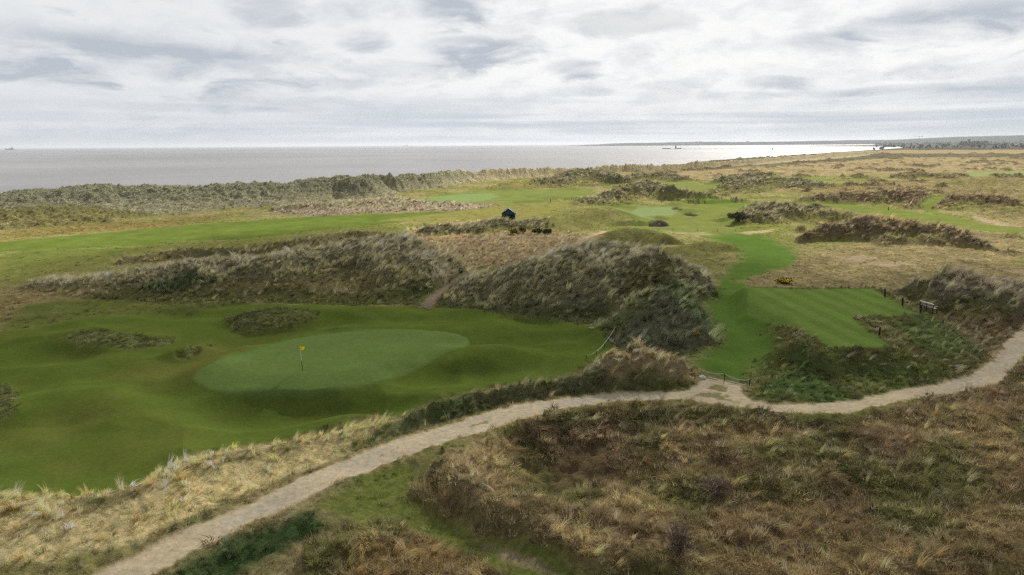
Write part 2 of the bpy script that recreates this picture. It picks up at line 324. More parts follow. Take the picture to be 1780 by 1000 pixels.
# bunkers
hpoly([(722, 536), (745, 518), (768, 497), (786, 486), (796, 478), (850, 468), (850, 474), (808, 484), (792, 498), (772, 516), (752, 536)], 2.2, z=.25)
hpoly([(1130, 391), (1132, 387), (1140, 383.5), (1148, 383.5), (1156, 387), (1160, 391)], 0.7, dz=-1.5, zp=0.3)
bump(1143, 380, 5.5, 4, 1.0); hpoly([(1132, 391.5), (1160, 391.5), (1158, 389), (1134, 389)], 0.5, dz=-.5, zp=0)
for bx, by, ww in ((1200, 373, 13), (1176, 363.5, 9)):
    hpoly([(bx - ww, by - 2), (bx, by - 3), (bx + ww, by + 1), (bx + ww * .6, by + 2.4), (bx - ww * .6, by + 1)], 0.8, dz=-1.1)
    bump(bx, by - 6, 6, 5, 0.7)
# estuary channel far right
k = (np.abs(azd - 34.0) < 3.6) & (GR > 2080 + 60 * np.sin(azd * 2)) & (GR < 2330); Z[k] = np.minimum(Z[k], SEA - 0.8)

ZC = Z.copy()

def grid_at(A, x, y):
    r = np.hypot(x, y); t = np.arctan2(x, y)
    fi = np.clip((np.log(r) - math.log(RR[0])) / DL, 0, ni - 1.001); fj = np.clip((t - TH[0]) / (TH[1] - TH[0]), 0, nj - 1.001)
    i = fi.astype(int); j = fj.astype(int); a = fi - i; b = fj - j
    if A.ndim == 3: a = a[..., None]; b = b[..., None]
    return (A[i, j] * (1 - a) * (1 - b) + A[i + 1, j] * a * (1 - b) + A[i, j + 1] * (1 - a) * b + A[i + 1, j + 1] * a * b)

def hit(px, py, A=None):                   # where the sight line through a pixel meets the land
    A = ZC if A is None else A
    px = np.atleast_1d(np.asarray(px, float)); py = np.atleast_1d(np.asarray(py, float))
    d = ray(px, py); hx = np.hypot(d[:, 0], d[:, 1]); sl_ = d[:, 2] / hx; t = np.arctan2(d[:, 0], d[:, 1])
    ox, oy = [], []
    for k_ in range(len(px)):
        fj = min(max((t[k_] - TH[0]) / (TH[1] - TH[0]), 0), nj - 1.001); j = int(fj); b = fj - j
        col = A[:, j] * (1 - b) + A[:, j + 1] * b
        df = CAMZ + RR * sl_[k_] - col
        w_ = np.nonzero(df <= 0)[0]
        if len(w_) == 0: r = RR[-1]
        elif w_[0] == 0: r = (0 - CAMZ) / sl_[k_]
        else:
            i = w_[0]; f_ = df[i - 1] / (df[i - 1] - df[i]); r = RR[i - 1] + f_ * (RR[i] - RR[i - 1])
        ox.append(r * math.sin(t[k_])); oy.append(r * math.cos(t[k_]))
    return np.array(ox), np.array(oy)

# ------------------------------------------------------------------ what grows where
STRAW = np.array([.34, .28, .145]); OLIVE = np.array([.165, .175, .05]); GREENR = np.array([.075, .12, .03]); BROWN = np.array([.20, .135, .065])
MARR = np.array([.25, .25, .17]); FAIR = np.array([.096, .142, .030]); GRN = np.array([.140, .205, .058]); TEEC = np.array([.130, .195, .045])
TRACK = np.array([.55, .455, .315]); SAND = np.array([.50, .40, .29]); BSAND = np.array([.26, .22, .185]); DARKP = np.array([.10, .085, .06])
f1 = fbm(X, Y, 22, 51, 4); f2 = fbm(X, Y, 5, 52, 4); f3 = fbm(X, Y, 1.6, 53, 3) * sst(-GR, -260, -120)
t1 = sst(f1 + 0.5 * f2, -0.35, 0.45)[..., None]
C = OLIVE * (1 - t1) + STRAW * 0.9 * t1
t2 = (sst(f2 + .3 * f1, 0.12, 0.5) * 0.6)[..., None]
C = C * (1 - t2) + np.array([.10, .13, .04]) * t2
farw = sst(GR, 420, 900)[..., None]
C = C * (1 - farw) + (np.array([.165, .145, .085]) * (1 + .5 * fbm(X, Y, 90, 54, 4) + .45 * fbm(X, Y, 14, 55, 3))[..., None]) * farw
A_M = np.zeros_like(Z); A_R = np.full_like(Z, 0.65); A_B = np.zeros_like(Z); LUMP = np.full_like(Z, 0.22); UND = np.zeros_like(Z); MOWN = np.zeros_like(Z); WET = np.zeros_like(Z)
LAB = np.zeros(Z.shape, np.int16); LABELS = ['ground']
def lab(n):
    if n not in LABELS: LABELS.append(n)
    return LABELS.index(n)

def apply(mk, k, col=None, var=0.0, marr=None, rough=None, brk=None, lump=None, und=None, mown=None, label=None, sel=None):
    global C
    m3 = mk[..., None]
    if col is not None:
        cc = np.broadcast_to(np.asarray(col, float), C[k].shape)
        if var: cc = cc * (1 + var * (f2[k] * 1.2 + f3[k] * .8 + f1[k] * .5))[..., None]
        C[k] = C[k] * (1 - m3) + cc * m3
    for A, v in ((A_M, marr), (A_R, rough), (A_B, brk), (LUMP, lump), (UND, und), (MOWN, mown)):
        if v is not None: A[k] = A[k] * (1 - mk) + v * mk
    if label is not None:
        L = LAB[k]; L[mk > 0.5] = lab(label); LAB[k] = L
def paint(pts, feather=0.6, nz=0.5, flat=None, **kw):
    xs, ys = hit([p[0] for p in pts], [p[1] for p in pts]) if flat is None else P([p[0] for p in pts], [p[1] for p in pts], flat)
    k = bbox_idx(xs, ys, feather + 3 * nz + 2)
    d = sdf_poly(list(xs), list(ys), X[k], Y[k])
    if nz: d = d + nz * (fbm(X[k], Y[k], max(2.0, nz * 3), 61, 3) * 1.6)
    apply(sst(d, -feather, feather), k, **kw)
ALL = np.ones(Z.shape, bool)
def paint_ridge(names, above=None, rnd=.22, **kw):
    for n in names:
        pm, kk, h, fr = RIDGES[n]; k = kk > 0; mk = pm[k]
        if above is not None: mk = mk * sst(fr[k] + rnd * (f2[k] + .5 * f1[k]), above - .12, above + .12)
        apply(mk, k, **kw)

apply(BEACH[ALL.nonzero()].reshape(-1), ALL, col=(.30, .255, .21), marr=0, rough=0, lump=0.02, mown=.3, label='beach')
# far land: wood-brown and grey-green bands, one of them painted cloud shade
k = GR > 2100
apply(sst(GR[k], 2100, 2250) * .8, k, col=(.10, .10, .065), var=.4)
apply(sst(fbm(X, Y * .35, 260, 71, 4)[k], -.1, .5), k, col=(.07, .085, .055), var=.2)
k = GR > 6000
apply(np.full(k.sum(), .85), k, col=(.055, .062, .045), var=.4)
k = (GR > 450) & (GR < 1450)
apply(sst(GR[k], 480, 680) * (1 - sst(GR[k], 1250, 1420)) * .75, k, col=(.105, .092, .065), var=.5)  # cloud shade over the far links painted in as a dark band
apply(sst(fbm(X, Y * .5, 110, 72, 4)[k], .05, .3) * .8, k, col=(.15, .125, .06), var=.4)
k = (GR > 1400) & (GR < 2100); apply(np.full(k.sum(), .7), k, col=(.36, .27, .155))
# straw-coloured rough between the holes
paint([(700, 400), (800, 385), (1000, 405), (1060, 430), (960, 470), (800, 470), (740, 440)], 3, 2, col=(.33, .26, .155), var=.35, rough=.9, marr=.25, lump=.25)
paint([(470, 372), (560, 356), (700, 352), (860, 356), (840, 366), (640, 372), (560, 378)], 2, 2, col=(.30, .25, .19), var=.3, marr=.6, rough=.5, lump=.3)
paint([(1390, 440), (1500, 425), (1790, 380), (1790, 580), (1600, 500), (1300, 490), (1330, 470)], 3, 2, col=(.235, .195, .10), var=.5, rough=.9, lump=.26)
paint([(1300, 325), (1790, 305), (1790, 395), (1700, 370), (1600, 345), (1420, 340)], 6, 5, col=(.235, .19, .095), var=.6, rough=.9, lump=.5)
paint([(880, 320), (1180, 300), (1560, 275), (1790, 275), (1790, 300), (1500, 305), (1240, 312), (1050, 318)], 8, 6, col=(.30, .235, .135), var=.45, rough=.7, lump=.4)
paint([(0, 405), (60, 380), (200, 388), (340, 378), (400, 372), (330, 395), (100, 410), (0, 420)], 4, 3, col=(.20, .165, .06), var=.35, rough=.7, lump=.2)
# scattered hummocks of darker scrub and greener hollows over the far links
k = (GR > 150) & (GR < 1400) & (dl > 40) & (HM < .6)
cl_ = fbm(X, Y, 16, 121, 4) + .5 * fbm(X, Y, 60, 122, 2); HUMP = np.zeros_like(Z)
mk = sst(cl_[k], .22, .42) * sst(azd[k] + 6 * f1[k], 2, 12); HUMP[k] = mk
apply(mk, k, col=(.15, .125, .065), var=.5, marr=.7, rough=.4, lump=.6)
mk = sst(-cl_[k], .18, .42) * .7; apply(mk, k, col=(.15, .165, .05), var=.35, marr=0, rough=.4)
paint([(-60, 445), (120, 440), (330, 425), (460, 420), (330, 440), (230, 452), (140, 470), (60, 485), (0, 505), (-60, 510)], 3, 2, col=(.16, .165, .052), var=.25, marr=0, rough=.3, lump=.1)
# marram and scrub on the dunes
paint_ridge(['sea'], col=(.29, .275, .185), var=.4, marr=.45, rough=.7, lump=.5, label='dune ridge')
paint_ridge(['sea'], above=.5, rnd=.7, col=(.25, .25, .17), var=.35, marr=.95, rough=.25, lump=.6)
pm, kk, h, fr = RIDGES['sea']; k = (kk > 0) & (GR > 330)
apply(pm[k] * sst(GR[k], 320, 430) * .9, k, col=(.46, .39, .25), var=.3)
paint_ridge(['hummock', 'hummock2'], col=(.19, .175, .075), var=.5, marr=.15, rough=.6, lump=.5)
paint_ridge(['fringe'], col=(.30, .265, .18), var=.3, marr=.7, rough=.3, lump=.35)
paint_ridge(['left'], col=(.235, .205, .095), var=.4, marr=.22, rough=.9, lump=.28, label='left dune')
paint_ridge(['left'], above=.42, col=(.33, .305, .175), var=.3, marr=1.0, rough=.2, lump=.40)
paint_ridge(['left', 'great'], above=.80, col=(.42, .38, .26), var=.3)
paint_ridge(['left back'], col=(.21, .185, .09), var=.4, marr=.4, rough=.6, lump=.35)
paint_ridge(['great'], col=(.34, .32, .19), var=.35, marr=1.0, rough=.1, lump=.42, label='great dune')
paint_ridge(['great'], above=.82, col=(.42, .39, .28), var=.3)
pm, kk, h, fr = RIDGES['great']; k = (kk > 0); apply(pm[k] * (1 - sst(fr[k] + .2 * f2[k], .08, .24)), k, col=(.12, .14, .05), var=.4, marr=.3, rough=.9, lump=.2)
paint_ridge(['spur'], col=(.25, .255, .165), var=.3, marr=1.0, rough=.1, lump=.32, label='great dune')
paint_ridge(['right bank'], col=(.29, .25, .18), var=.3, marr=1.0, rough=.1, lump=.35, label='right dune')
paint_ridge(['knoll'], col=(.16, .165, .065), var=.4, marr=.4, rough=.8, lump=.3, label='knoll')
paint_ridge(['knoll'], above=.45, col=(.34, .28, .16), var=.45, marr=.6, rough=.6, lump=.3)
paint_ridge(['verge marram'], col=(.18, .18, .09), var=.5, marr=.9, rough=.3, lump=.3)
paint_ridge(['left verge'], col=(.56, .47, .25), var=.35, marr=.08, rough=1.0, lump=.16, label='verge')
paint_ridge(['left verge'], above=.78, marr=.8)
paint_ridge(['tee bump'], col=(.19, .17, .10), var=.4, marr=.8, rough=.3, lump=.3)
paint_ridge(['smooth hill', 'fold'], col=(.17, .165, .06), var=.35, marr=0, rough=.5, lump=.14)
paint_ridge(['olive mid'], col=(.20, .18, .065), var=.35, marr=.1, rough=.5, lump=.25)
paint_ridge(['marram mid', 'dark mid', 'dark right', 'low right', 'face right', 'brown right', 'scrub'], col=(.185, .175, .065), var=.45, marr=.15, rough=.7, lump=.5)
paint_ridge(['marram mid', 'dark mid', 'dark right', 'face right', 'scrub'], above=.45, rnd=.9, col=(.17, .155, .09), var=.6, marr=.8, rough=.4, lump=.7)
paint_ridge(['low right', 'brown right'], above=.40, rnd=.8, col=(.19, .145, .085), var=.5, marr=.8, rough=.4, lump=.6)
k = (HM > .5) & (A_M > .5) & (GR < 130)
mk = sst(fbm(X[k], Y[k], 4.5, 131, 3) + .5 * fbm(X[k], Y[k], 14, 132, 2), .04, .30) * .85
apply(mk * .8, k, col=(.16, .165, .065), var=.5, marr=.35, rough=.8)
# green herbage at the feet of the dunes and on parts of their flanks
paint([(1105, 520), (1160, 505), (1215, 530), (1240, 560), (1225, 575), (1190, 545), (1150, 520)], .8, .8, col=(.10, .145, .06), var=.3, marr=.5, rough=.5)
paint([(1040, 565), (1110, 545), (1120, 560), (1060, 590), (1060, 606), (1095, 613), (1075, 618), (1030, 590)], 1, 1, col=(.105, .125, .04), var=.4, marr=.2, rough=.8, lump=.2)
paint([(1100, 462), (1180, 470), (1195, 500), (1120, 515), (1060, 530), (1090, 490)], 1, 1.5, col=(.15, .14, .055), var=.4, marr=.35, rough=.7)
paint([(540, 512), (660, 505), (760, 500), (770, 520), (730, 530), (560, 530), (300, 530), (140, 522), (200, 505), (400, 505)], 1.2, 1.5, col=(.12, .125, .045), var=.4, marr=.2, rough=.9, lump=.2)
paint([(240, 500), (330, 480), (380, 490), (330, 505), (260, 510)], .8, .8, col=(.10, .13, .06), var=.3, marr=.8, rough=.3)
paint([(0, 508), (60, 508), (105, 530), (90, 555), (0, 575)], 1.5, 1, col=(.26, .20, .095), var=.4, marr=0, rough=1, lump=.12)
# rank grass right of the track
paint([(1240, 516), (1250, 500), (1600, 505), (1640, 540), (1800, 560), (1800, 640), (1690, 668), (1600, 690), (1330, 715), (1300, 690), (1330, 600)], 1, 1, col=(.15, .145, .055), var=.4, marr=.3, rough=.9, lump=.25)
paint([(1320, 690), (1340, 655), (1385, 615), (1430, 625), (1480, 690), (1430, 703)], 1.2, 1, col=(.11, .165, .05), var=.4, marr=.5, rough=.6, lump=.28)
paint([(1430, 612), (1560, 618), (1650, 640), (1640, 665), (1500, 690), (1460, 660)], 1.2, 1, col=(.16, .19, .06), var=.5, marr=.25, rough=.9, lump=.3)
paint([(1550, 560), (1620, 552), (1690, 575), (1700, 610), (1640, 620), (1570, 590)], 1.2, 1, col=(.15, .19, .07), var=.4, marr=.6, rough=.6, lump=.3)
paint([(1620, 545), (1700, 555), (1790, 545), (1790, 580), (1720, 625), (1690, 600)], 1.2, 1, col=(.23, .18, .10), var=.4, marr=.6, rough=.8, lump=.28)
# the rank foreground
FG = [(500, 1030), (540, 960), (660, 870), (740, 830), (800, 790), (900, 745), (1000, 718), (1080, 706), (1200, 706), (1300, 724), (1380, 732), (1470, 732), (1600, 702), (1700, 675), (1800, 620), (2000, 560), (2000, 1200), (500, 1200)]
paint(FG, .7, .6, col=(.335, .26, .13), var=.5, marr=.12, rough=1, brk=.35, lump=.34, label='rough')
k = bbox_idx([-40, 90], [20, 75], 0)
gm = sst(fbm(X[k], Y[k], 9, 81, 3), -.08, .28) * (LAB[k] == lab('rough'))
apply(gm * .85, k, col=(.17, .18, .06), var=.4, brk=.1)
gm = sst(fbm(X[k], Y[k], 7, 82, 3), -.1, .3) * (LAB[k] == lab('rough')) * sst(X[k], 0, 9)
apply(gm * .9, k, col=(.225, .155, .09), var=.5, brk=1.0, rough=.5)
paint([(900, 760), (1000, 715), (1160, 712), (1330, 728), (1480, 735), (1400, 750), (1200, 735), (1080, 745), (960, 800)], 1, .8, col=(.12, .13, .05), var=.5, marr=.4, rough=.9, brk=.2)
paint([(780, 790), (830, 770), (880, 780), (860, 820), (890, 880), (960, 905), (1040, 940), (1080, 990), (960, 960), (820, 900), (770, 850)], 1, .8, col=(.42, .33, .18), var=.35, marr=.5, rough=1, brk=.1)
paint([(930, 760), (1060, 720), (1110, 760), (1080, 830), (960, 830)], 1.2, 1, col=(.24, .175, .10), var=.45, brk=.7, rough=.9)
paint([(560, 1030), (640, 950), (740, 930), (860, 960), (960, 1030)], .8, .8, col=(.34, .255, .125), var=.4, marr=.3, rough=1, brk=.3)
paint([(285, 1010), (400, 940), (500, 900), (545, 890), (560, 920), (480, 960), (380, 1020)], .6, .6, col=(.08, .125, .045), var=.4, marr=.6, rough=.8, lump=.35)
paint([(545, 880), (650, 828), (712, 802), (735, 815), (715, 850), (735, 888), (800, 908), (870, 930), (950, 956), (1015, 990), (1040, 1020), (900, 1025), (850, 985), (800, 955), (725, 935), (640, 915), (585, 905)], .6, .5, col=(.135, .155, .042), var=.3, marr=0, rough=.12, brk=0, lump=.07, label='grass track')
paint([(790, 925), (870, 950), (960, 990), (1000, 1010), (960, 1005), (860, 962)], .3, .4, col=(.24, .19, .12), var=.3, rough=.2)
paint([(590, 790), (660, 765), (720, 745), (780, 722), (850, 712), (840, 700), (760, 705), (690, 735), (620, 770)], .6, .5, col=(.12, .155, .06), var=.4, marr=.8, rough=.6)
# ---- mown ground
MW = dict(marr=0, rough=0, brk=0, lump=0.015, mown=1, label='fairway')
FW = [(-160, 590), (0, 577), (100, 560), (150, 548), (250, 540), (400, 528), (560, 533), (700, 533), (770, 532), (860, 548), (960, 562), (1030, 572), (1040, 590), (1065, 606), (1050, 632), (1000, 648),
      (960, 660), (890, 668), (840, 676), (790, 690), (740, 700), (690, 712), (640, 730), (600, 744), (520, 760), (430, 776), (330, 796), (270, 828), (210, 852), (120, 866), (0, 866), (-160, 868)]
paint(FW, .5, .35, flat=0.0, col=FAIR * np.array([1.06, 1.0, .9]), var=.10, und=1, **MW)
k = (LAB == lab('fairway')) & (X < -12) & (Y < 75)
apply(sst(fbm(X[k], Y[k], 11, 91, 3), -.3, .45) * sst(-X[k], 8, 28) * .85, k, col=(.145, .152, .038))
paint([(40, 530), (160, 520), (300, 530), (400, 530), (250, 545), (150, 555), (60, 570), (0, 582), (0, 570)], 1.2, .6, col=(.13, .145, .04), var=.2, marr=0, rough=.15, lump=.05, mown=.7)
paint([(-120, 425), (0, 421), (150, 408), (330, 392), (460, 382), (560, 376), (640, 374), (720, 370), (830, 366), (960, 362), (940, 372), (850, 378), (740, 384), (640, 392), (520, 405), (440, 415), (330, 418), (220, 428), (100, 434), (-120, 445)],
      1.5, 1.2, col=(.12, .160, .034), var=.25, **MW)
paint([(0, 440), (120, 432), (220, 430), (300, 424), (230, 440), (120, 455), (30, 470), (0, 480)], 1.5, 1, col=(.13, .15, .04), var=.2, marr=0, rough=.2, lump=.05, mown=.8)
paint([(660, 384), (760, 372), (960, 352), (1020, 348), (940, 375), (860, 384), (760, 388)], 2, 1.5, col=(.21, .20, .065), var=.2, marr=0, rough=.15, lump=.06, mown=.8)
paint([(700, 349), (760, 339), (830, 331), (960, 330), (1030, 330), (1025, 345), (960, 352), (850, 356), (760, 354)], 2, 1.2, col=(.175, .205, .06), var=.22, **MW)
paint([(712, 349), (770, 340), (850, 336), (870, 341), (840, 349), (770, 353)], 1, .3, col=(.20, .26, .10), var=.06, marr=0, rough=0, lump=.01, mown=1, label='far green')
paint([(1040, 357), (1100, 361), (1200, 357), (1290, 352), (1330, 352), (1280, 375), (1275, 390), (1300, 400), (1380, 435), (1392, 448), (1370, 466), (1300, 485), (1275, 489), (1310, 496), (1320, 510), (1350, 560),
       (1340, 600), (1330, 640), (1305, 668), (1225, 655), (1195, 630), (1190, 620), (1225, 614), (1248, 600), (1246, 570), (1225, 535), (1242, 515), (1246, 490), (1265, 468), (1290, 450), (1285, 432), (1240, 416), (1180, 404), (1110, 398), (1105, 385), (1080, 366)],
      1.4, 1.3, col=(.095, .158, .032), var=.16, **MW)
paint([(1060, 358), (1330, 352), (1280, 392), (1300, 400), (1240, 412), (1110, 396)], 2, 1, col=(.17, .195, .055), var=.2)
paint([(1070, 365), (1110, 360), (1170, 360), (1178, 368), (1165, 376), (1115, 377)], .8, .3, col=(.20, .25, .105), var=.05, mown=1, label='middle green')
paint([(1110, 318), (1180, 316), (1260, 320), (1240, 330), (1180, 334), (1150, 325)], 2, 1.2, col=(.18, .21, .06), var=.2, **MW)
paint([(1050, 334), (1090, 330), (1100, 336), (1040, 343)], 1.2, .6, col=(.15, .20, .045), var=.12, **MW)
paint([(1340, 312), (1400, 309), (1450, 312), (1410, 319)], 3, 2, col=(.17, .22, .05), var=.12, **MW)
paint([(1640, 305), (1700, 299), (1800, 297), (1800, 309), (1700, 308)], 4, 2, col=(.24, .27, .11), var=.12, **MW)
paint([(1325, 353), (1400, 351), (1470, 354), (1540, 362), (1620, 375), (1700, 388), (1800, 402), (1800, 410), (1700, 402), (1600, 388), (1520, 374), (1440, 362), (1340, 360)], .8, .5, col=(.165, .195, .05), var=.2, **MW)
paint([(1200, 345), (1290, 352), (1330, 360), (1240, 358)], 1.2, .8, col=(.14, .19, .04), var=.12, **MW)
paint([(1595, 358), (1620, 343), (1700, 340), (1700, 345), (1640, 348), (1620, 362), (1660, 378), (1700, 386), (1650, 384)], .8, .5, col=(.165, .195, .05), var=.2, **MW)
paint([(1400, 375), (1520, 372), (1600, 386), (1700, 402), (1600, 396), (1500, 384)], 1.5, 1, col=(.23, .20, .085), var=.2, marr=0, rough=.3, lump=.08, mown=.5)
paint(TEE, .22, .05, flat=2.1, col=TEEC, var=.05, marr=0, rough=0, lump=0, mown=1, label='tee')
ta_, tb_ = P(1345, 552, 2.1), P(1440, 604, 2.1); tdx, tdy = float(tb_[0] - ta_[0]), float(tb_[1] - ta_[1]); tln = math.hypot(tdx, tdy)
k = LAB == lab('tee'); sv = ((X[k] - float(ta_[0])) * tdy - (Y[k] - float(ta_[1])) * tdx) / tln        # mowing stripes: the blades are laid one way, then the other
C[k] = C[k] * (1 + .075 * np.clip(np.sin(sv * 2 * math.pi / 2.6) * 2.2, -1, 1))[:, None]
paint([(815, 468), (880, 462), (930, 455), (880, 475), (830, 485)], .8, .6, col=(.19, .18, .065), var=.2, marr=0, rough=.2, lump=.05, mown=.6)
xs, ys = hit([p[0] for p in GREEN], [p[1] for p in GREEN])
k = bbox_idx(xs, ys, 4); d = sdf_poly(list(xs), list(ys), X[k], Y[k])
apply(sst(d, -.25, .25), k, col=GRN, var=.05, marr=0, rough=0, lump=0, und=.12, mown=1, label='putting green')
# grown-out hollows in the fairway
for pts in ([(112, 592), (140, 582), (180, 578), (225, 582), (260, 592), (300, 590), (304, 600), (280, 606), (235, 610), (180, 606), (135, 600)],
            [(386, 560), (395, 549), (430, 540), (470, 534), (520, 538), (553, 547), (548, 557), (505, 569), (450, 578), (405, 577)],
            [(306, 622), (325, 612), (368, 604), (345, 618), (330, 629), (312, 631)], [(-60, 668), (10, 668), (32, 690), (26, 720), (0, 735), (-60, 738)]):
    paint(pts, .25, .4, col=(.145, .16, .055), var=.5, marr=.05, rough=1, lump=.16, mown=0, und=0, label='mound')
# ---- bare ground
TU = [(100, 1042), (165, 1000), (243, 963), (337, 916), (431, 879), (519, 832), (600, 801), (671, 771), (752, 747), (839, 720), (893, 705), (961, 695), (1062, 685), (1190, 680), (1222, 660), (1232, 657), (1290, 670), (1290, 682), (1306, 697), (1348, 703), (1416, 702), (1483, 697),
      (1537, 684), (1562, 678), (1633, 667), (1684, 651), (1722, 626), (1747, 597), (1790, 556), (1860, 500)]
TL = [(1900, 520), (1790, 608), (1760, 645), (1734, 668), (1669, 682), (1601, 692), (1551, 702), (1466, 719), (1382, 720), (1315, 714), (1247, 704), (1190, 695), (1062, 700), (994, 709), (927, 724), (860, 746), (792, 764), (725, 788), (657, 813), (566, 848), (505, 882), (431, 912), (337, 960), (270, 1000), (190, 1050)]
xs, ys = P([p[0] for p in TU + TL], [p[1] for p in TU + TL], 0.0)
TXS, TYS = list(map(float, xs)), list(map(float, ys))
k = bbox_idx(TXS, TYS, 4); d = sdf_poly(TXS, TYS, X[k], Y[k]) + .35 * fbm(X[k], Y[k], 1.4, 61, 3)
Z[k] = Z[k] * (1 - sst(d, -1.6, .2)) + (0.02 + .03 * fbm(X[k], Y[k], 2.5, 62, 2)) * sst(d, -1.6, .2)
apply(sst(d, -.18, .18), k, col=TRACK, var=.12, marr=0, rough=0, brk=0, lump=.01, mown=0, label='track')
MOWN[LAB == lab('track')] = .55; UND[LAB == lab('track')] = 0
# grey stones in the wheel lines, grass along the crown
dd = np.full(Z.shape, -9.0); dd[k] = d
rut = np.exp(-((dd - .75) / .35) ** 2) * sst(fbm(X, Y, 9, 63, 3), -.4, .3) * (LAB == lab('track'))
apply(rut[k] * .7, k, col=(.42, .40, .37), var=.2)
crown = sst(dd, 1.15, 1.35) * sst(fbm(X, Y, 1.5, 64, 3) + .4 * fbm(X, Y, 12, 65, 2), .0, .2) * (LAB == lab('track')) * (1 - sst(dd, 2.1, 2.6))
apply(crown[k] * .85, k, col=(.17, .165, .06), var=.3)
stone = (fbm(X, Y, .35, 66, 2) * (LAB == lab('track')))[k]
apply(np.clip(np.abs(stone) * .7, 0, .22), k, col=(.40, .34, .26))
paint([(716, 536), (738, 516), (764, 494), (786, 482), (798, 474), (814, 482), (798, 500), (776, 518), (760, 536)], .6, .4, col=(.14, .14, .05), var=.4, marr=.05, rough=.5)
paint([(728, 532), (745, 520), (770, 497), (790, 486), (800, 478), (806, 484), (790, 498), (768, 516), (752, 532)], .25, .25, col=(.24, .185, .145), var=.2, marr=0, rough=0, lump=.04, label='path')
paint([(805, 462), (845, 458), (825, 468), (808, 470)], .5, .4, col=(.36, .29, .20), var=.2, marr=0, rough=.05, label='path')
paint([(985, 430), (1010, 414), (1045, 402), (1060, 402), (1045, 412), (1010, 434)], .9, .6, col=(.35, .27, .17), var=.25, marr=0, rough=.1, lump=.06, label='path')
paint([(1280, 404), (1330, 401), (1350, 398), (1340, 404), (1300, 407)], 1, .8, col=(.38, .31, .18), var=.2, marr=0, rough=.1, label='path')
paint([(1150, 402), (1230, 403), (1235, 408), (1160, 406)], 1.5, 1, col=(.27, .26, .13), var=.2, marr=0, rough=.1)
for pts in ([(1455, 450), (1500, 443), (1520, 448), (1500, 456), (1465, 456)], [(1490, 459), (1540, 454), (1585, 459), (1560, 465), (1520, 463)], [(1745, 470), (1800, 466), (1800, 482), (1765, 478)], [(1690, 375), (1740, 388), (1780, 396), (1760, 396), (1700, 386)]):
    paint(pts, .6, 1.0, col=(.30, .235, .155), var=.3, marr=0, rough=.1, lump=.18)
for pts in ([(1126, 392), (1130, 386), (1140, 382.5), (1150, 382.5), (1158, 386), (1164, 392)], [(1186, 372), (1200, 370), (1214, 374), (1210, 376.5), (1192, 375)], [(1166, 363), (1176, 361), (1187, 364.5), (1180, 366), (1169, 365)]):
    paint(pts, .3, .1, col=(.06, .05, .042), marr=0, rough=0, lump=.02, mown=0, label='bunker')  # shadow of the bunker faces painted in as near-black ground

# fairway humps, tussocks, lumps
HUMP *= (1 - MOWN); Z += HUMP * (1.0 + .7 * fbm(X, Y, 9, 123, 3))
Z += UND * (1.0 * fbm(X, Y, 13, 101, 2) + .22 * fbm(X, Y, 5.5, 102, 2) + .45 * (.35 - np.abs(fbm(X, Y, 11, 108, 2)) * 1.6)) * sst(GR, 30, 50)
Z += (1 - UND) * MOWN * (.45 * fbm(X, Y, 26, 103, 2)) * sst(GR, 110, 150) * (BEACH < .3)
lumps = np.abs(fbm(X, Y, 1.9, 104, 3)) * 1.3 + .6 * fbm(X, Y, .7, 105, 2) * sst(-GR, -150, -70) + .8 * fbm(X, Y, 5.5, 106, 3)
rdg = 1 - np.abs(fbm(X, Y, 8, 107, 3)) * 2.4
lumps = lumps + .9 * rdg * sst(GR, 130, 240)
Z += LUMP * lumps * (1 + .9 * sst(GR, 140, 300))
big = np.clip(HM / 2.5, 0, 1) * np.clip(A_M * 1.2, 0, 1)
Z += big * (RIDGES['sea'][0] > .1) * (1.8 * fbm(X, Y, 34, 115, 3) + 1.2 * (.4 - 1.5 * np.abs(fbm(X + .5 * Y, Y, 9, 116, 3))))
Z += big * (1.05 * fbm(X, Y, 7.5, 111, 3) + .6 * (1 - 2.6 * np.abs(fbm(X, Y, 5.0, 112, 3))))
fgm = (LAB == lab('rough')) * sst(-GR, -66, -58)
Z += fgm * (.60 * fbm(X, Y, 4.2, 113, 3) + .65 * np.abs(fbm(X, Y, 2.6, 114, 2)))
ZF = Z
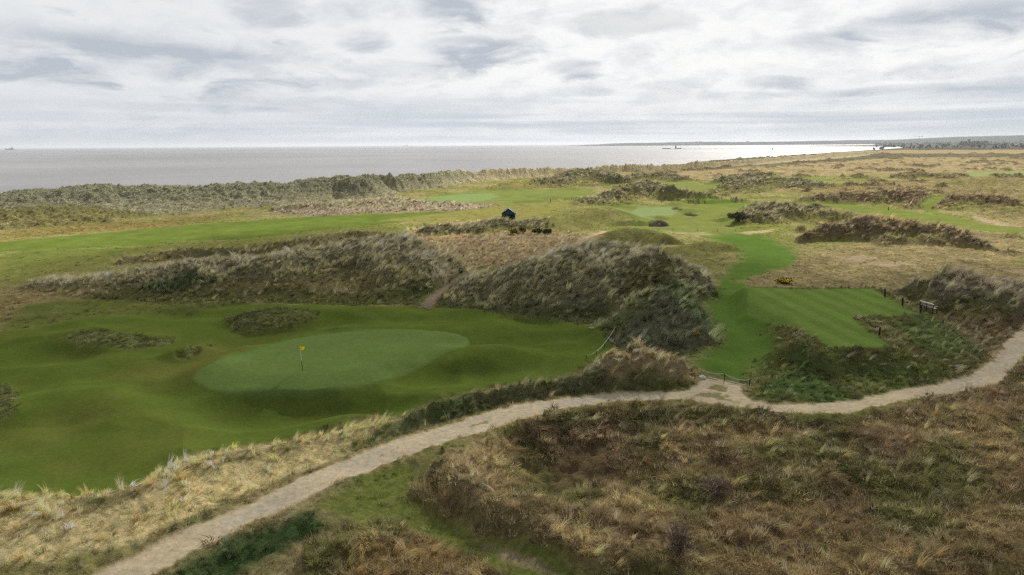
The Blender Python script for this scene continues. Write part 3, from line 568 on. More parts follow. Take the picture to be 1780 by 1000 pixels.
# ------------------------------------------------------------------ ground material
def attr(nd, name, typ='GEOMETRY'):
    a = nd.new('ShaderNodeAttribute', attribute_type=typ, attribute_name=name); return a
def mat(name):
    mt = bpy.data.materials.new(name); mt.use_nodes = True; mt.node_tree.nodes.clear()
    nd = N(mt.node_tree); out = nd.new('ShaderNodeOutputMaterial'); return mt, nd, out
def make_ground():
    mt, n, out = mat('turf_and_earth')
    tcn = n.new('ShaderNodeTexCoord'); v = tcn.outputs['Object']
    col = attr(n, 'col').outputs['Color']; mw = attr(n, 'mown').outputs['Fac']; lp = attr(n, 'lump').outputs['Fac']
    a1 = n.noise(v, 2.6, 8, .62); a2 = n.noise(v, 14.0, 5, .6); a3 = n.noise(v, .35, 5, .55)
    fine = n.m('ADD', n.m('MULTIPLY', n.m('SUBTRACT', a1, .5), 1.5), n.m('MULTIPLY', n.m('SUBTRACT', a2, .5), 1.1))
    amp = n.m('SUBTRACT', 1.0, n.m('MULTIPLY', mw, .72))
    k1 = n.m('ADD', 1.0, n.m('MULTIPLY', fine, amp))
    k1 = n.m('MULTIPLY', k1, n.m('ADD', 1.0, n.m('MULTIPLY', n.m('SUBTRACT', a3, .5), .35)))
    warm = n.mix(n.sm(a1, .35, .65), rgb(.94, 1.0, .92), rgb(1.06, 1.0, .96))
    c = n.mix(1.0, col, warm, 'MULTIPLY')
    cx = n.new('ShaderNodeVectorMath', operation='SCALE'); n.put(cx.inputs[0], c); n.put(cx.inputs['Scale'], n.m('MAXIMUM', k1, .25))
    bs = n.new('ShaderNodeBsdfDiffuse'); n.put(bs.inputs['Color'], cx.outputs[0]); bs.inputs['Roughness'].default_value = .2
    bp = n.new('ShaderNodeBump'); n.put(bp.inputs['Height'], n.m('ADD', a1, n.m('MULTIPLY', a2, .45))); n.put(bp.inputs['Distance'], n.m('ADD', .05, n.m('MULTIPLY', lp, .8)))
    bp.inputs['Strength'].default_value = .8
    n.l.new(bp.outputs[0], bs.inputs['Normal']); n.l.new(bs.outputs[0], out.inputs[0]); return mt
M_GROUND = make_ground()

def tag(o, label=None, cat=None, group=None, kind=None):
    if label: o['label'] = label
    if cat: o['category'] = cat
    if group: o['group'] = group
    if kind: o['kind'] = kind
    return o
def put_attr(me, name, typ, data, dom='POINT'):
    a = me.attributes.new(name, typ, dom)
    a.data.foreach_set('color' if typ == 'FLOAT_COLOR' else 'vector' if typ == 'FLOAT_VECTOR' else 'value', np.ascontiguousarray(data, dtype=np.int32 if typ == 'INT' else np.float32).ravel())

# vertex normals of the whole surface, so that the pieces join without seams
zr = np.gradient(Z, axis=0) / np.gradient(GR, axis=0); zt = np.gradient(Z, axis=1) / (np.gradient(GT, axis=1) * GR)
nx = -(zr * np.sin(GT) + zt * np.cos(GT)); ny = -(zr * np.cos(GT) - zt * np.sin(GT))
NRM = np.stack([nx, ny, np.ones_like(nx)], -1); NRM /= np.linalg.norm(NRM, axis=-1, keepdims=True)
C *= (1.05 + (.48 - .22 * MOWN) * sst(GR, 105, 175) * (BEACH < .5) * sst(-GR, -2600, -1200))[..., None]  # sunlight put into the colour: ground beyond the near holes made brighter
C = np.clip(C, .015, .8)
RGBA = np.concatenate([C * (1 - .32 * np.clip(A_M, 0, 1))[..., None] * (1 - .40 * A_R * (1 - A_M) * (LAB == lab('rough')))[..., None], np.ones(Z.shape + (1,))], -1)  # shade between tufts, and mossy undergrowth, darkened into the ground colour
idx = np.arange(ni * nj).reshape(ni, nj)
quads = np.stack([idx[:-1, :-1], idx[:-1, 1:], idx[1:, 1:], idx[1:, :-1]], -1).reshape(-1, 4)
qlab = LAB[:-1, :-1].reshape(-1)
GROUND_INFO = {
    'ground': ('ground', 'sandy links land of straw and olive rough grass running back to the far town and hills', 'ground'),
    'beach': ('beach', 'narrow wet sandy beach between the seaward dune ridge and the sea', 'beach'),
    'dune ridge': ('dune_ridge', 'long seaward ridge of marram dunes between the links and the sea', 'dune'),
    'left dune': ('dune', 'long low marram dune behind the putting green, left of the gap with the sandy path', 'dune'),
    'great dune': ('dune', 'highest marram dune right of the gap with the sandy path, with a green-topped spur', 'dune'),
    'right dune': ('dune', 'dark marram bank behind the wooden bench at the tee', 'dune'),
    'knoll': ('dune', 'small tan grassy knoll beside the roped track junction', 'dune'),
    'verge': ('verge', 'sunlit straw-coloured grass bank between the fairway and the gravel track', 'verge'),
    'rough': ('rough_ground', 'uneven brown and olive rank grassland below the track, and the grown-out hollows in the fairway', 'rough'),
    'mound': ('rough_mound', 'grown-out grassy mounds and hollows standing in the fairway around the near putting green', 'rough'),
    'fairway': ('fairway', 'mown green fairways winding between the dunes', 'fairway'),
    'far green': ('putting_green', 'pale distant putting green beyond the dark shelter hut', 'putting green'),
    'middle green': ('putting_green', 'pale small putting green behind the dark pot bunker', 'putting green'),
    'putting green': ('putting_green', 'large near putting green with the yellow flag', 'putting green'),
    'tee': ('tee', 'striped raised mown tee lawn near the wooden bench', 'tee'),
    'track': ('track', 'pale gravel vehicle track curving across the foreground', 'track'),
    'path': ('path', 'worn sandy footpaths through the dune gap and between the holes', 'path'),
    'grass track': ('grass_track', 'worn green grass track leading down from the gravel track into the foreground', 'grass track'),
    'bunker': ('bunker', 'sand bunkers by the small far green, the shade of their faces painted dark', 'bunker'),
}
for li, ln in enumerate(LABELS):
    q = quads[qlab == li]
    if len(q) == 0: continue
    uq, invq = np.unique(q, return_inverse=True)
    me = bpy.data.meshes.new(GROUND_INFO[ln][0])
    co = np.stack([X.reshape(-1)[uq], Y.reshape(-1)[uq], Z.reshape(-1)[uq]], -1)
    me.vertices.add(len(uq)); me.vertices.foreach_set('co', co.astype(np.float32).ravel())
    me.loops.add(q.size); me.loops.foreach_set('vertex_index', invq.astype(np.int32).ravel())
    me.polygons.add(len(q)); me.polygons.foreach_set('loop_start', (np.arange(len(q)) * 4).astype(np.int32))
    me.update(calc_edges=True)
    me.polygons.foreach_set('use_smooth', np.ones(len(q), bool))
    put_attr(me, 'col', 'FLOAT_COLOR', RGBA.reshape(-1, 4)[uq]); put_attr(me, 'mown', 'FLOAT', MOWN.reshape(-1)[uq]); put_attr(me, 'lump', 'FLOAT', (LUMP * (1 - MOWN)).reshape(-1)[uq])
    me.normals_split_custom_set_from_vertices(NRM.reshape(-1, 3)[uq].astype(np.float32))
    me.materials.append(M_GROUND)
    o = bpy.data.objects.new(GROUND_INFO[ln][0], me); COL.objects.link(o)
    tag(o, GROUND_INFO[ln][1], GROUND_INFO[ln][2], kind='structure')

# ------------------------------------------------------------------ sea
def make_sea():
    mt, n, out = mat('sea_water')
    tcn = n.new('ShaderNodeTexCoord'); v = tcn.outputs['Object']
    mp = n.new('ShaderNodeMapping'); n.l.new(v, mp.inputs[0]); mp.inputs['Rotation'].default_value = (0, 0, R(-28)); mp.inputs['Scale'].default_value = (1, .35, 1)
    w1 = n.noise(mp.outputs[0], .16, 6, .6); w2 = n.noise(mp.outputs[0], .02, 4, .55); w3 = n.noise(v, .0016, 5, .55)
    bs = n.new('ShaderNodeBsdfPrincipled')
    n.put(bs.inputs['Base Color'], n.mix(n.sm(w3, .35, .65), rgb(.19, .165, .15), rgb(.145, .14, .13)))
    n.put(bs.inputs['Roughness'], n.m('ADD', .22, n.m('MULTIPLY', n.sm(w3, .3, .7), .10))); bs.inputs['IOR'].default_value = 1.33
    bp = n.new('ShaderNodeBump'); bp.inputs['Distance'].default_value = 1.0; bp.inputs['Strength'].default_value = .55
    n.put(bp.inputs['Height'], n.m('ADD', w1, n.m('MULTIPLY', w2, 5.0)))
    n.l.new(bp.outputs[0], bs.inputs['Normal']); n.l.new(bs.outputs[0], out.inputs[0]); return mt
def mesh_obj(name, verts, faces, mt, parent=None, smooth=False):
    me = bpy.data.meshes.new(name); me.from_pydata(verts, [], faces); me.update()
    if smooth: me.polygons.foreach_set('use_smooth', np.ones(len(me.polygons), bool))
    if mt: me.materials.append(mt)
    o = bpy.data.objects.new(name, me); COL.objects.link(o); o.parent = parent; return o
B = 60000
vv = [(-B, -500, SEA), (B, -500, SEA), (B, B, SEA), (-B, B, SEA)]
tag(mesh_obj('sea', vv, [(0, 1, 2, 3)], make_sea()), 'grey calm sea reaching the horizon beyond the dunes', 'sea', kind='structure')

# ------------------------------------------------------------------ unseen cloud added above the frame, outlined to shade near holes and left dunes
CLH = 420.0
def make_shade_cloud(name, label, x0, x1, y0, y1, step, masks, seed):
    gx, gy = np.meshgrid(np.arange(x0, x1, step), np.arange(y0, y1, step), indexing='ij')
    A = np.zeros_like(gx)
    for pts, feather, a in masks:
        xs_, ys_ = P([p[0] for p in pts], [p[1] for p in pts], 0.0)
        d_ = sdf_poly(list(map(float, xs_)), list(map(float, ys_)), gx, gy) + feather * .9 * fbm(gx, gy, feather * 2.2, seed, 4)
        A = 1 - (1 - A) * (1 - a * sst(d_, -feather, feather))
    A *= 1 + .25 * fbm(gx, gy, 18, seed + 5, 4); A = np.clip(A, 0, .93)
    A *= sst(np.minimum(np.minimum(gx - x0, x1 - gx), np.minimum(gy - y0, y1 - gy)), step, step * 5)
    th = -np.log(1 - A)
    off = sdir * (CLH / sdir.z)
    nx_, ny_ = gx.shape; zt_ = CLH + 1.0 + 22 * th * (1 + .3 * fbm(gx, gy, 25, seed + 9, 3)); zb_ = CLH - 2.5 * th
    vb = np.stack([gx + off.x, gy + off.y, zb_], -1).reshape(-1, 3); vt = np.stack([gx + off.x, gy + off.y, zt_], -1).reshape(-1, 3)
    ix = np.arange(nx_ * ny_).reshape(nx_, ny_)
    q = np.stack([ix[:-1, :-1], ix[1:, :-1], ix[1:, 1:], ix[:-1, 1:]], -1).reshape(-1, 4)
    q = q[A.reshape(-1)[q].max(1) > .006]
    fc = np.concatenate([q[:, ::-1], q + nx_ * ny_])
    me = bpy.data.meshes.new(name); me.from_pydata(np.concatenate([vb, vt]).tolist(), [], fc.tolist()); me.update()
    half = 1 - np.sqrt(1 - A.reshape(-1)); put_attr(me, 'veil', 'FLOAT', np.concatenate([half, half]))
    me.polygons.foreach_set('use_smooth', np.ones(len(me.polygons), bool))
    mt, n, out = mat('shade_cloud_vapour')
    tr = n.new('ShaderNodeBsdfTransparent'); df = n.new('ShaderNodeBsdfDiffuse'); df.inputs[0].default_value = rgb(.9, .9, .92); tl = n.new('ShaderNodeBsdfTranslucent'); tl.inputs[0].default_value = rgb(.9, .9, .92)
    m1 = n.new('ShaderNodeMixShader'); n.l.new(df.outputs[0], m1.inputs[1]); n.l.new(tl.outputs[0], m1.inputs[2])
    m2 = n.new('ShaderNodeMixShader'); n.put(m2.inputs[0], attr(n, 'veil').outputs['Fac']); n.l.new(tr.outputs[0], m2.inputs[1]); n.l.new(m1.outputs[0], m2.inputs[2])
    n.l.new(m2.outputs[0], out.inputs[0]); me.materials.append(mt)
    o = bpy.data.objects.new(name, me); COL.objects.link(o); tag(o, label, 'cloud', kind='stuff')
make_shade_cloud('cloud', 'unseen soft grey cloud shaped to throw shade on the near holes of the links', -330, 420, -60, 470, 4.0, [
    ([(-500, 545), (100, 500), (330, 415), (640, 395), (760, 420), (900, 400), (1080, 418), (1260, 440), (1300, 455), (1440, 490), (1560, 480), (1700, 470), (2200, 470), (2400, 700), (1700, 700), (1400, 705), (1100, 690), (980, 655), (800, 700), (600, 735), (420, 735), (300, 700), (100, 690), (-300, 640)], 6.0, .68),
    ([(820, 745), (1000, 690), (2200, 560), (2600, 1200), (1250, 1200), (1010, 900)], 6.0, .42),
    ([(-600, 300), (640, 300), (700, 340), (560, 372), (100, 398), (-600, 420)], 30.0, .42),
], 401)

# ------------------------------------------------------------------ long grass: tufts scattered over the land
def tuft_mesh(name, nb, h0, h1, w0, spread, lean, droop, seed, seg=3, mt=None, kink=0.0, wind=.15):
    rg = np.random.default_rng(seed); V, Fc, T = [], [], []
    for b in range(nb):
        an = rg.uniform(0, 2 * math.pi); rad = spread * math.sqrt(rg.uniform()) ; bx, by = rad * math.cos(an), rad * math.sin(an)
        hh = rg.uniform(h0, h1); la = an + rg.normal(0, .7); ln = lean * rg.uniform(.25, 1.2); dx_, dy_ = math.cos(la) * ln + wind * hh, math.sin(la) * ln - .05 * hh
        wa = rg.uniform(0, math.pi); wx, wy = math.cos(wa) * w0, math.sin(wa) * w0
        kx, ky = rg.normal(0, kink, 2)
        for q in range(seg + 1):
            f = q / seg; ww = (1 - f * .82) if q < seg else .06
            px, py = bx + dx_ * f ** 1.7 + kx * f * (1 - f) * 3, by + dy_ * f ** 1.7 + ky * f * (1 - f) * 3
            pz = hh * (f - droop * f ** 2.6) - .06
            V.append((px - wx * ww, py - wy * ww, pz)); V.append((px + wx * ww, py + wy * ww, pz)); T += [f, f]
            if q < seg:
                i = len(V) - 2; Fc.append((i, i + 1, i + 3, i + 2))
    me = bpy.data.meshes.new(name); me.from_pydata(V, [], Fc); me.update()
    put_attr(me, 'tip', 'FLOAT', T)
    me.polygons.foreach_set('use_smooth', np.ones(len(me.polygons), bool))
    if mt: me.materials.append(mt)
    return bpy.data.objects.new(name, me)     # a prototype: it stays out of the scene
def make_blade():
    mt, n, out = mat('grass_blades')
    tip = attr(n, 'tip').outputs['Fac']; tc_ = attr(n, 'tcol', 'INSTANCER').outputs['Color']
    oi = n.new('ShaderNodeObjectInfo')
    c = n.mix(n.sm(tip, .35, 1.0), tc_, n.mix(.35, n.mix(1.0, tc_, rgb(1.3, 1.25, 1.2), 'MULTIPLY'), rgb(.40, .35, .25)))
    d = n.new('ShaderNodeBsdfDiffuse'); n.put(d.inputs[0], c)
    t = n.new('ShaderNodeBsdfTranslucent'); n.put(t.inputs[0], c)
    mx = n.new('ShaderNodeMixShader'); mx.inputs[0].default_value = .45
    n.l.new(d.outputs[0], mx.inputs[1]); n.l.new(t.outputs[0], mx.inputs[2]); n.l.new(mx.outputs[0], out.inputs[0]); return mt
M_BLADE = make_blade()
PROTO = {
    'marram': [tuft_mesh('marram_tuft', 34, .50, 1.25, .015, .16, .22, .25, 100 + q, mt=M_BLADE, wind=.55) for q in range(4)],
    'rough': [tuft_mesh('tussock', 30, .16, .42, .016, .22, .30, .34, 200 + q, mt=M_BLADE) for q in range(4)],
    'bracken': [tuft_mesh('dead_stems', 22, .18, .60, .013, .30, .36, .20, 300 + q, mt=M_BLADE, kink=.14) for q in range(4)],
}
def scatter_tree(kind):
    g = bpy.data.node_groups.new('scatter_' + kind, 'GeometryNodeTree')
    g.interface.new_socket('Geometry', in_out='INPUT', socket_type='NodeSocketGeometry'); g.interface.new_socket('Geometry', in_out='OUTPUT', socket_type='NodeSocketGeometry')
    nn, ll = g.nodes, g.links
    gi, go = nn.new('NodeGroupInput'), nn.new('NodeGroupOutput')
    g2i = nn.new('GeometryNodeGeometryToInstance')
    for ob in reversed(PROTO[kind]):
        oi = nn.new('GeometryNodeObjectInfo'); oi.inputs['Object'].default_value = ob; ll.new(oi.outputs['Geometry'], g2i.inputs[0])
    iop = nn.new('GeometryNodeInstanceOnPoints'); ll.new(gi.outputs[0], iop.inputs['Points']); ll.new(g2i.outputs[0], iop.inputs['Instance']); iop.inputs['Pick Instance'].default_value = True
    def na(name, dt):
        a = nn.new('GeometryNodeInputNamedAttribute'); a.data_type = dt; a.inputs['Name'].default_value = name; return a.outputs['Attribute']
    ll.new(na('pid', 'INT'), iop.inputs['Instance Index']); ll.new(na('rot', 'FLOAT_VECTOR'), iop.inputs['Rotation']); ll.new(na('scl', 'FLOAT_VECTOR'), iop.inputs['Scale'])
    ll.new(iop.outputs[0], go.inputs[0]); return g
TREES = {k_: scatter_tree(k_) for k_ in PROTO}

CELL = (GR ** 2) * DL * (TH[1] - TH[0])
BASEM = dict(marram=A_M, rough=A_R, bracken=A_B)
RATE = dict(marram=4.6, rough=6.5, bracken=7.0); R0 = dict(marram=95.0, rough=55.0, bracken=60.0); RMAX = dict(marram=600.0, rough=420.0, bracken=200.0)
def scatter(kind, select, name, label, scale=1.0, dens=1.0, tint=(1, 1, 1), cat='grass'):
    rg = np.random.default_rng(abs(hash(name + label)) % 1000 if False else sum(map(ord, label)))
    fall = np.minimum(1.0, R0[kind] / GR) ** 1.4
    den = BASEM[kind] * RATE[kind] * fall * dens * select * (GR < RMAX[kind]) * (np.abs(azd) < 43) * (Z > -1.5)
    if kind == 'rough': den = den * (.55 + .7 * sst(f2 + .5 * f3, -.35, .30))
    if kind == 'marram': den = den * (.30 + 1.05 * sst(f2 + .5 * f3, -.40, .30))
    p = (den * CELL)[:-1, :-1].reshape(-1); tot = p.sum(); n = rg.poisson(tot)
    if n < 5: return
    cs = np.cumsum(p); ii = np.searchsorted(cs, rg.uniform(0, tot, n)); i, j = np.divmod(np.clip(ii, 0, len(p) - 1), nj - 1)
    r = RR[i] * np.exp(DL * rg.uniform(0, 1, n)); t = TH[j] + (TH[1] - TH[0]) * rg.uniform(0, 1, n)
    x, y = r * np.sin(t), r * np.cos(t); z = grid_at(Z, x, y); c = grid_at(C, x, y)
    keep = np.ones(n, bool)               # nothing tall grows right on or before the small things
    for ox, oy, orad in CLEAR:
        rr2 = math.hypot(ox, oy); ux, uy = ox / rr2, oy / rr2; al = (x - ox) * ux + (y - oy) * uy; ac = (x - ox) * uy - (y - oy) * ux
        keep &= ~((np.abs(ac) < orad) & (al < orad * .6) & (al > -orad * 2.6))
    i, j, r, t, x, y, z, c = i[keep], j[keep], r[keep], t[keep], x[keep], y[keep], z[keep], c[keep]; n = len(r)
    far = np.maximum(r, R0[kind]) / R0[kind]
    s = scale * far ** .36 * rg.lognormal(0, .28, n); sz = scale * far ** .08 * rg.lognormal(0, .25, n)
    v1 = fbm(x, y, 2.4, 301, 2); v2 = fbm(x, y, 9.0, 302, 2)
    s *= 1 + .25 * v2; sz *= 1 + .45 * v1
    br = rg.lognormal(0, .36, n) * (1 + .3 * v1)
    c = c * br[:, None] * np.asarray(tint) * (np.where(r < 140, 1.75, 1.45)[:, None] if kind == 'marram' else 1.35)
    pale = (rg.uniform(0, 1, n) < ((.27 if kind == 'marram' else .15) + .45 * v1) * np.where(c[:, 0] < c[:, 1], .3, 1) * np.where((r > 170) & (r < 330) & (x < 20), .35, 1))[:, None]
    c = np.where(pale, c * .45 + np.array([.68, .625, .45]) * .55, c * .85)
    g_ = (rg.uniform(0, 1, n) < .12)[:, None]
    c = np.where(g_, c * .55 + np.array([.08, .12, .04]) * .45, c)
    rot = np.stack([rg.normal(.0, .16, n), rg.normal(.10, .16, n), rg.normal(-.25, .5, n) + 1.2 * fbm(x, y, 14, 303, 2) + np.where(rg.uniform(0, 1, n) < (.15 if kind == 'marram' else .45), rg.uniform(0, 6.28, n), 0)], -1)
    me = bpy.data.meshes.new(name); me.vertices.add(n); me.vertices.foreach_set('co', np.stack([x, y, z], -1).astype(np.float32).ravel())
    put_attr(me, 'pid', 'INT', rg.integers(0, 4, n)); put_attr(me, 'rot', 'FLOAT_VECTOR', rot); put_attr(me, 'scl', 'FLOAT_VECTOR', np.stack([s, s, sz], -1))
    put_attr(me, 'tcol', 'FLOAT_COLOR', np.concatenate([np.clip(c, .01, .8), np.ones((n, 1))], -1)); me.update()
    o = bpy.data.objects.new(name, me); COL.objects.link(o)
    md = o.modifiers.new('scatter', 'NODES'); md.node_group = TREES[kind]
    tag(o, label, cat, kind='stuff'); print('scatter', name, label, n)
CLEAR = []
for px_, py_, rad_ in ((801, 474.5, .8), (1603, 537, 1.3), (1618, 543, 1.3), (1538, 515.5, .6), (1569, 530.5, .6), (1600, 543.5, .7), (1528, 582.5, .7), (1028, 572.5, .8), (1221, 657.5, .5), (1259, 661, .6), (1070, 576, .5), (1051, 604, .5), (1360, 492, 1.4), (1582, 517, .7), (884, 383, 3.2)):
    hx_, hy_ = hit(px_, py_, ZF); CLEAR.append((float(hx_[0]), float(hy_[0]), rad_))
def isl(*names):
    mm = np.zeros(Z.shape, bool)
    for q in names: mm |= LAB == LABELS.index(q)
    return mm
D = isl('dune ridge'); DG = isl('great dune'); DLF = isl('left dune'); DR = isl('right dune'); DK = isl('knoll'); DV = isl('verge'); DF = isl('rough')
DMD = isl('mound')
scatter('rough', DMD, 'rough_grass', 'short dark tussocks on the mounds in the near fairway', .7, dens=2.4)
REST = ~(DMD | D | DG | DLF | DR | DK | DV | DF)
NEARR = GR < 100
scatter('marram', D, 'marram_grass', 'grey-green marram clothing the long seaward dune ridge', .60, dens=1.7)
scatter('marram', DG, 'marram_grass', 'long silvery marram on the tall middle dune beside the sandy gap')
scatter('marram', DLF, 'marram_grass', 'pale marram on the long low dune behind the putting green')
scatter('marram', DR, 'marram_grass', 'dark windswept marram on the bank behind the wooden bench')
scatter('marram', DK, 'marram_grass', 'tan tufts on the knoll beside the track junction', .8)
scatter('marram', REST & NEARR, 'marram_grass', 'green and grey long grass along the track and below the tee', .68)
scatter('marram', REST & ~NEARR, 'marram_grass', 'dark tufted grass on the small dunes between the distant holes')
scatter('marram', DF, 'marram_grass', 'tall bleached grass tufts in the foreground hollow', .8)
scatter('marram', DV, 'marram_grass', 'straw plumes standing on the crest of the sunlit verge', .8, tint=(1.25, 1.2, 1.1))
scatter('rough', DF, 'rough_grass', 'matted straw and olive grass filling the foreground hollow', 1.12, dens=1.5)
scatter('bracken', DF, 'dead_bracken', 'brown dead stems tangled in the foreground rough', 1.0, cat='bracken')
scatter('rough', DV, 'rough_grass', 'short straw tussocks on the sunlit verge above the track', .8)
scatter('rough', D | DG | DLF | DR | DK, 'rough_grass', 'low tussocks at the feet of the dunes')
scatter('rough', REST & NEARR, 'rough_grass', 'mixed green tussocks beside the tee and along the track', .9)
scatter('rough', REST & ~NEARR, 'rough_grass', 'straw tussocks on the open links between the far holes', dens=.8, scale=.8)

# ------------------------------------------------------------------ objects
def paintmat(name, col, rough=.7, var=.25, scale=6.0, spec=.3, metal=0.0):
    mt, n, out = mat(name); v = n.new('ShaderNodeTexCoord').outputs['Object']
    a = n.noise(v, scale, 6, .6)
    lo = rgb(*[q * (1 - var) for q in col]); hi = rgb(*[min(1, q * (1 + var)) for q in col])
    bs = n.new('ShaderNodeBsdfPrincipled'); n.put(bs.inputs['Base Color'], n.mix(n.sm(a, .3, .7), lo, hi)); bs.inputs['Roughness'].default_value = rough
    bs.inputs['Specular IOR Level'].default_value = spec; bs.inputs['Metallic'].default_value = metal
    bp = n.new('ShaderNodeBump'); bp.inputs['Distance'].default_value = .01; bp.inputs['Strength'].default_value = .4; n.l.new(a, bp.inputs['Height']); n.l.new(bp.outputs[0], bs.inputs['Normal'])
    n.l.new(bs.outputs[0], out.inputs[0]); return mt
M = dict(
    white=paintmat('white_paint', (.78, .78, .76), .5, .06), yellow=paintmat('yellow_cloth', (.90, .78, .03), .8, .08), black=paintmat('dark_pole', (.03, .05, .03), .6, .2),
    teal=paintmat('teal_boards', (.016, .060, .075), .6, .3, 3), roofm=paintmat('blue_grey_roof', (.16, .22, .30), .45, .15, 3), wood=paintmat('dark_post_wood', (.035, .026, .018), .85, .4, 8),
    grey=paintmat('weathered_timber', (.42, .37, .34), .8, .25, 9), pale=paintmat('pale_timber', (.50, .46, .42), .75, .15, 9), rope=paintmat('pale_rope', (.50, .52, .42), .9, .15, 20),
    binm=paintmat('bin_plastic', (.012, .022, .032), .4, .2), stone=paintmat('pale_stone', (.66, .67, .68), .8, .12, 5), gorse=paintmat('gorse_leaf', (.040, .055, .018), .9, .5, 2),
    bloom=paintmat('gorse_bloom', (.95, .68, .02), .8, .2, 3), twig=paintmat('bare_twig', (.25, .19, .135), .9, .35, 3), darkleaf=paintmat('dark_leaf', (.10, .095, .055), .9, .4, 2),
    hull=paintmat('ship_hull', (.03, .05, .10), .6, .1), deck=paintmat('ship_superstructure', (.55, .33, .30), .6, .1), rock=paintmat('sea_wall_rock', (.10, .11, .14), .9, .3, .1),
    tower=paintmat('tower_stone', (.07, .08, .11), .9, .2, .1), house=paintmat('house_render', (.75, .73, .70), .8, .08, .05), slate=paintmat('slate_roof', (.16, .14, .15), .8, .2, .05),
    brickm=paintmat('chimney_brick', (.22, .13, .11), .9, .2, .1), treefar=paintmat('far_tree_leaf', (.035, .05, .028), .9, .5, .08), steel=paintmat('crane_steel', (.20, .20, .22), .6, .1))
def bx(bm, c, sz, rot=None):
    r = bmesh.ops.create_cube(bm, size=1.0); mtx = Matrix.Translation(c) @ (rot if rot is not None else Matrix.Identity(4)) @ Matrix.Diagonal((*sz, 1)); bmesh.ops.transform(bm, matrix=mtx, verts=r['verts'])
def tube(bm, pts, rad, sides=7, r1=None):
    prev = None; pts = [Vector(p) for p in pts]
    for i, p in enumerate(pts):
        d = (pts[min(i + 1, len(pts) - 1)] - pts[max(i - 1, 0)]).normalized(); q = d.to_track_quat('Z', 'Y'); rr = rad if r1 is None else rad + (r1 - rad) * i / max(1, len(pts) - 1)
        ring = [bm.verts.new(p + q @ Vector((math.cos(6.28318 * k_ / sides) * rr, math.sin(6.28318 * k_ / sides) * rr, 0))) for k_ in range(sides)]
        if prev:
            for k_ in range(sides): bm.faces.new((prev[k_], prev[(k_ + 1) % sides], ring[(k_ + 1) % sides], ring[k_]))
        else: bm.faces.new(ring[::-1])
        prev = ring
    bm.faces.new(prev)
def fin(name, bm, mt, parent=None, loc=None, bevel=0.0, smooth=False):
    if bevel: bmesh.ops.bevel(bm, geom=bm.edges[:], offset=bevel, segments=1, affect='EDGES')
    me = bpy.data.meshes.new(name); bm.normal_update(); bm.to_mesh(me); bm.free(); me.materials.append(mt)
    if smooth: me.polygons.foreach_set('use_smooth', np.ones(len(me.polygons), bool))
    o = bpy.data.objects.new(name, me); COL.objects.link(o); o.parent = parent
    if loc is not None: o.location = loc
    return o
def thing(name, loc, label, cat, group=None, rz=0.0):
    o = bpy.data.objects.new(name, None); COL.objects.link(o); o.location = loc; o.rotation_euler = (0, 0, rz); o.empty_display_size = .3
    return tag(o, label, cat, group)
def at(px, py, z=None):
    if z is None:
        x, y = hit(px, py, ZF); x, y = float(x[0]), float(y[0]); return Vector((x, y, float(grid_at(Z, np.array([x]), np.array([y]))[0])))
    x, y = P(px, py, z); return Vector((float(x), float(y), z))
def gz(x, y): return float(grid_at(Z, np.array([x]), np.array([y]))[0])
def ppm(p): return F / (Vector(p) - Vector((0, 0, CAMZ))).dot(Vector(fw))       # pixels per metre at a place

# flagstick on the near green
p = at(526, 643.5); t = thing('flagstick', p, 'flagstick with small yellow flag standing in the near putting green', 'golf flag')
lean = Vector((-.10, 0, 0))
bm = bmesh.new(); tube(bm, [(0, 0, -.1), lean * .4 + Vector((0, 0, .86))], .022); fin('lower_pole', bm, M['black'], t)
bm = bmesh.new(); tube(bm, [lean * .4 + Vector((0, 0, .86)), lean + Vector((0, 0, 2.18))], .024); fin('upper_pole', bm, M['white'], t)
bm = bmesh.new(); g = [[bm.verts.new((lean.x + .02 + .46 * i / 8 - .03 * j * (i / 8), .05 * math.sin(i * .9 + j * .5), 2.17 - .36 * j / 5 - .03 * math.sin(i / 8 * 3.0))) for i in range(9)] for j in range(6)]
for j in range(5):
    for i in range(8): bm.faces.new((g[j][i], g[j + 1][i], g[j + 1][i + 1], g[j][i + 1]))
bmesh.ops.solidify(bm, geom=bm.faces[:], thickness=.006); fl = fin('flag', bm, M['yellow'], t, smooth=True)
bm = bmesh.new(); bx(bm, (lean.x + .17, -.05, 2.02), (.12, .02, .045)); fin('printed_mark', bm, M['black'], fl)
bm = bmesh.new(); tube(bm, [(0, 0, -.02), (0, 0, .012)], .075, 12); fin('cup', bm, M['black'], t)

# shelter hut
p = at(884, 383.2); k_ = ppm(p); wd_ = 23.5 / k_; wh = 11.6 / k_; ph = 20.8 / k_; dp = wd_ * .8
t = thing('shelter_hut', p, 'dark teal open-fronted wooden shelter hut with a gable roof beside the far fairway', 'shelter', rz=-.02)
for sx in (-1, 1):
    bm = bmesh.new(); bx(bm, (sx * (wd_ / 2 - .06), dp / 2, wh / 2 - .2), (.12, dp, wh + .4)); fin('side_wall', bm, M['teal'], t)
    bm = bmesh.new(); bx(bm, (sx * (wd_ / 2 - .26), .05, wh / 2 - .2), (.28, .10, wh + .38)); fin('front_jamb', bm, M['teal'], t)
    bm = bmesh.new(); ov = .22; e = Vector((sx * (wd_ / 2 + ov), 0, wh - ov * (ph - wh) / (wd_ / 2))); a = Vector((0, 0, ph))
    v = [bm.verts.new((q.x, y_, q.z)) for y_ in (-.3, dp + .25) for q in (a, e)]; bm.faces.new((v[0], v[1], v[3], v[2])); bmesh.ops.solidify(bm, geom=bm.faces[:], thickness=-.09)
    rp = fin('roof_panel', bm, M['roofm'], t)
bm = bmesh.new(); bx(bm, (0, dp - .06, wh / 2 - .2), (wd_ - .25, .1, wh + .38)); fin('back_wall', bm, M['teal'], t)
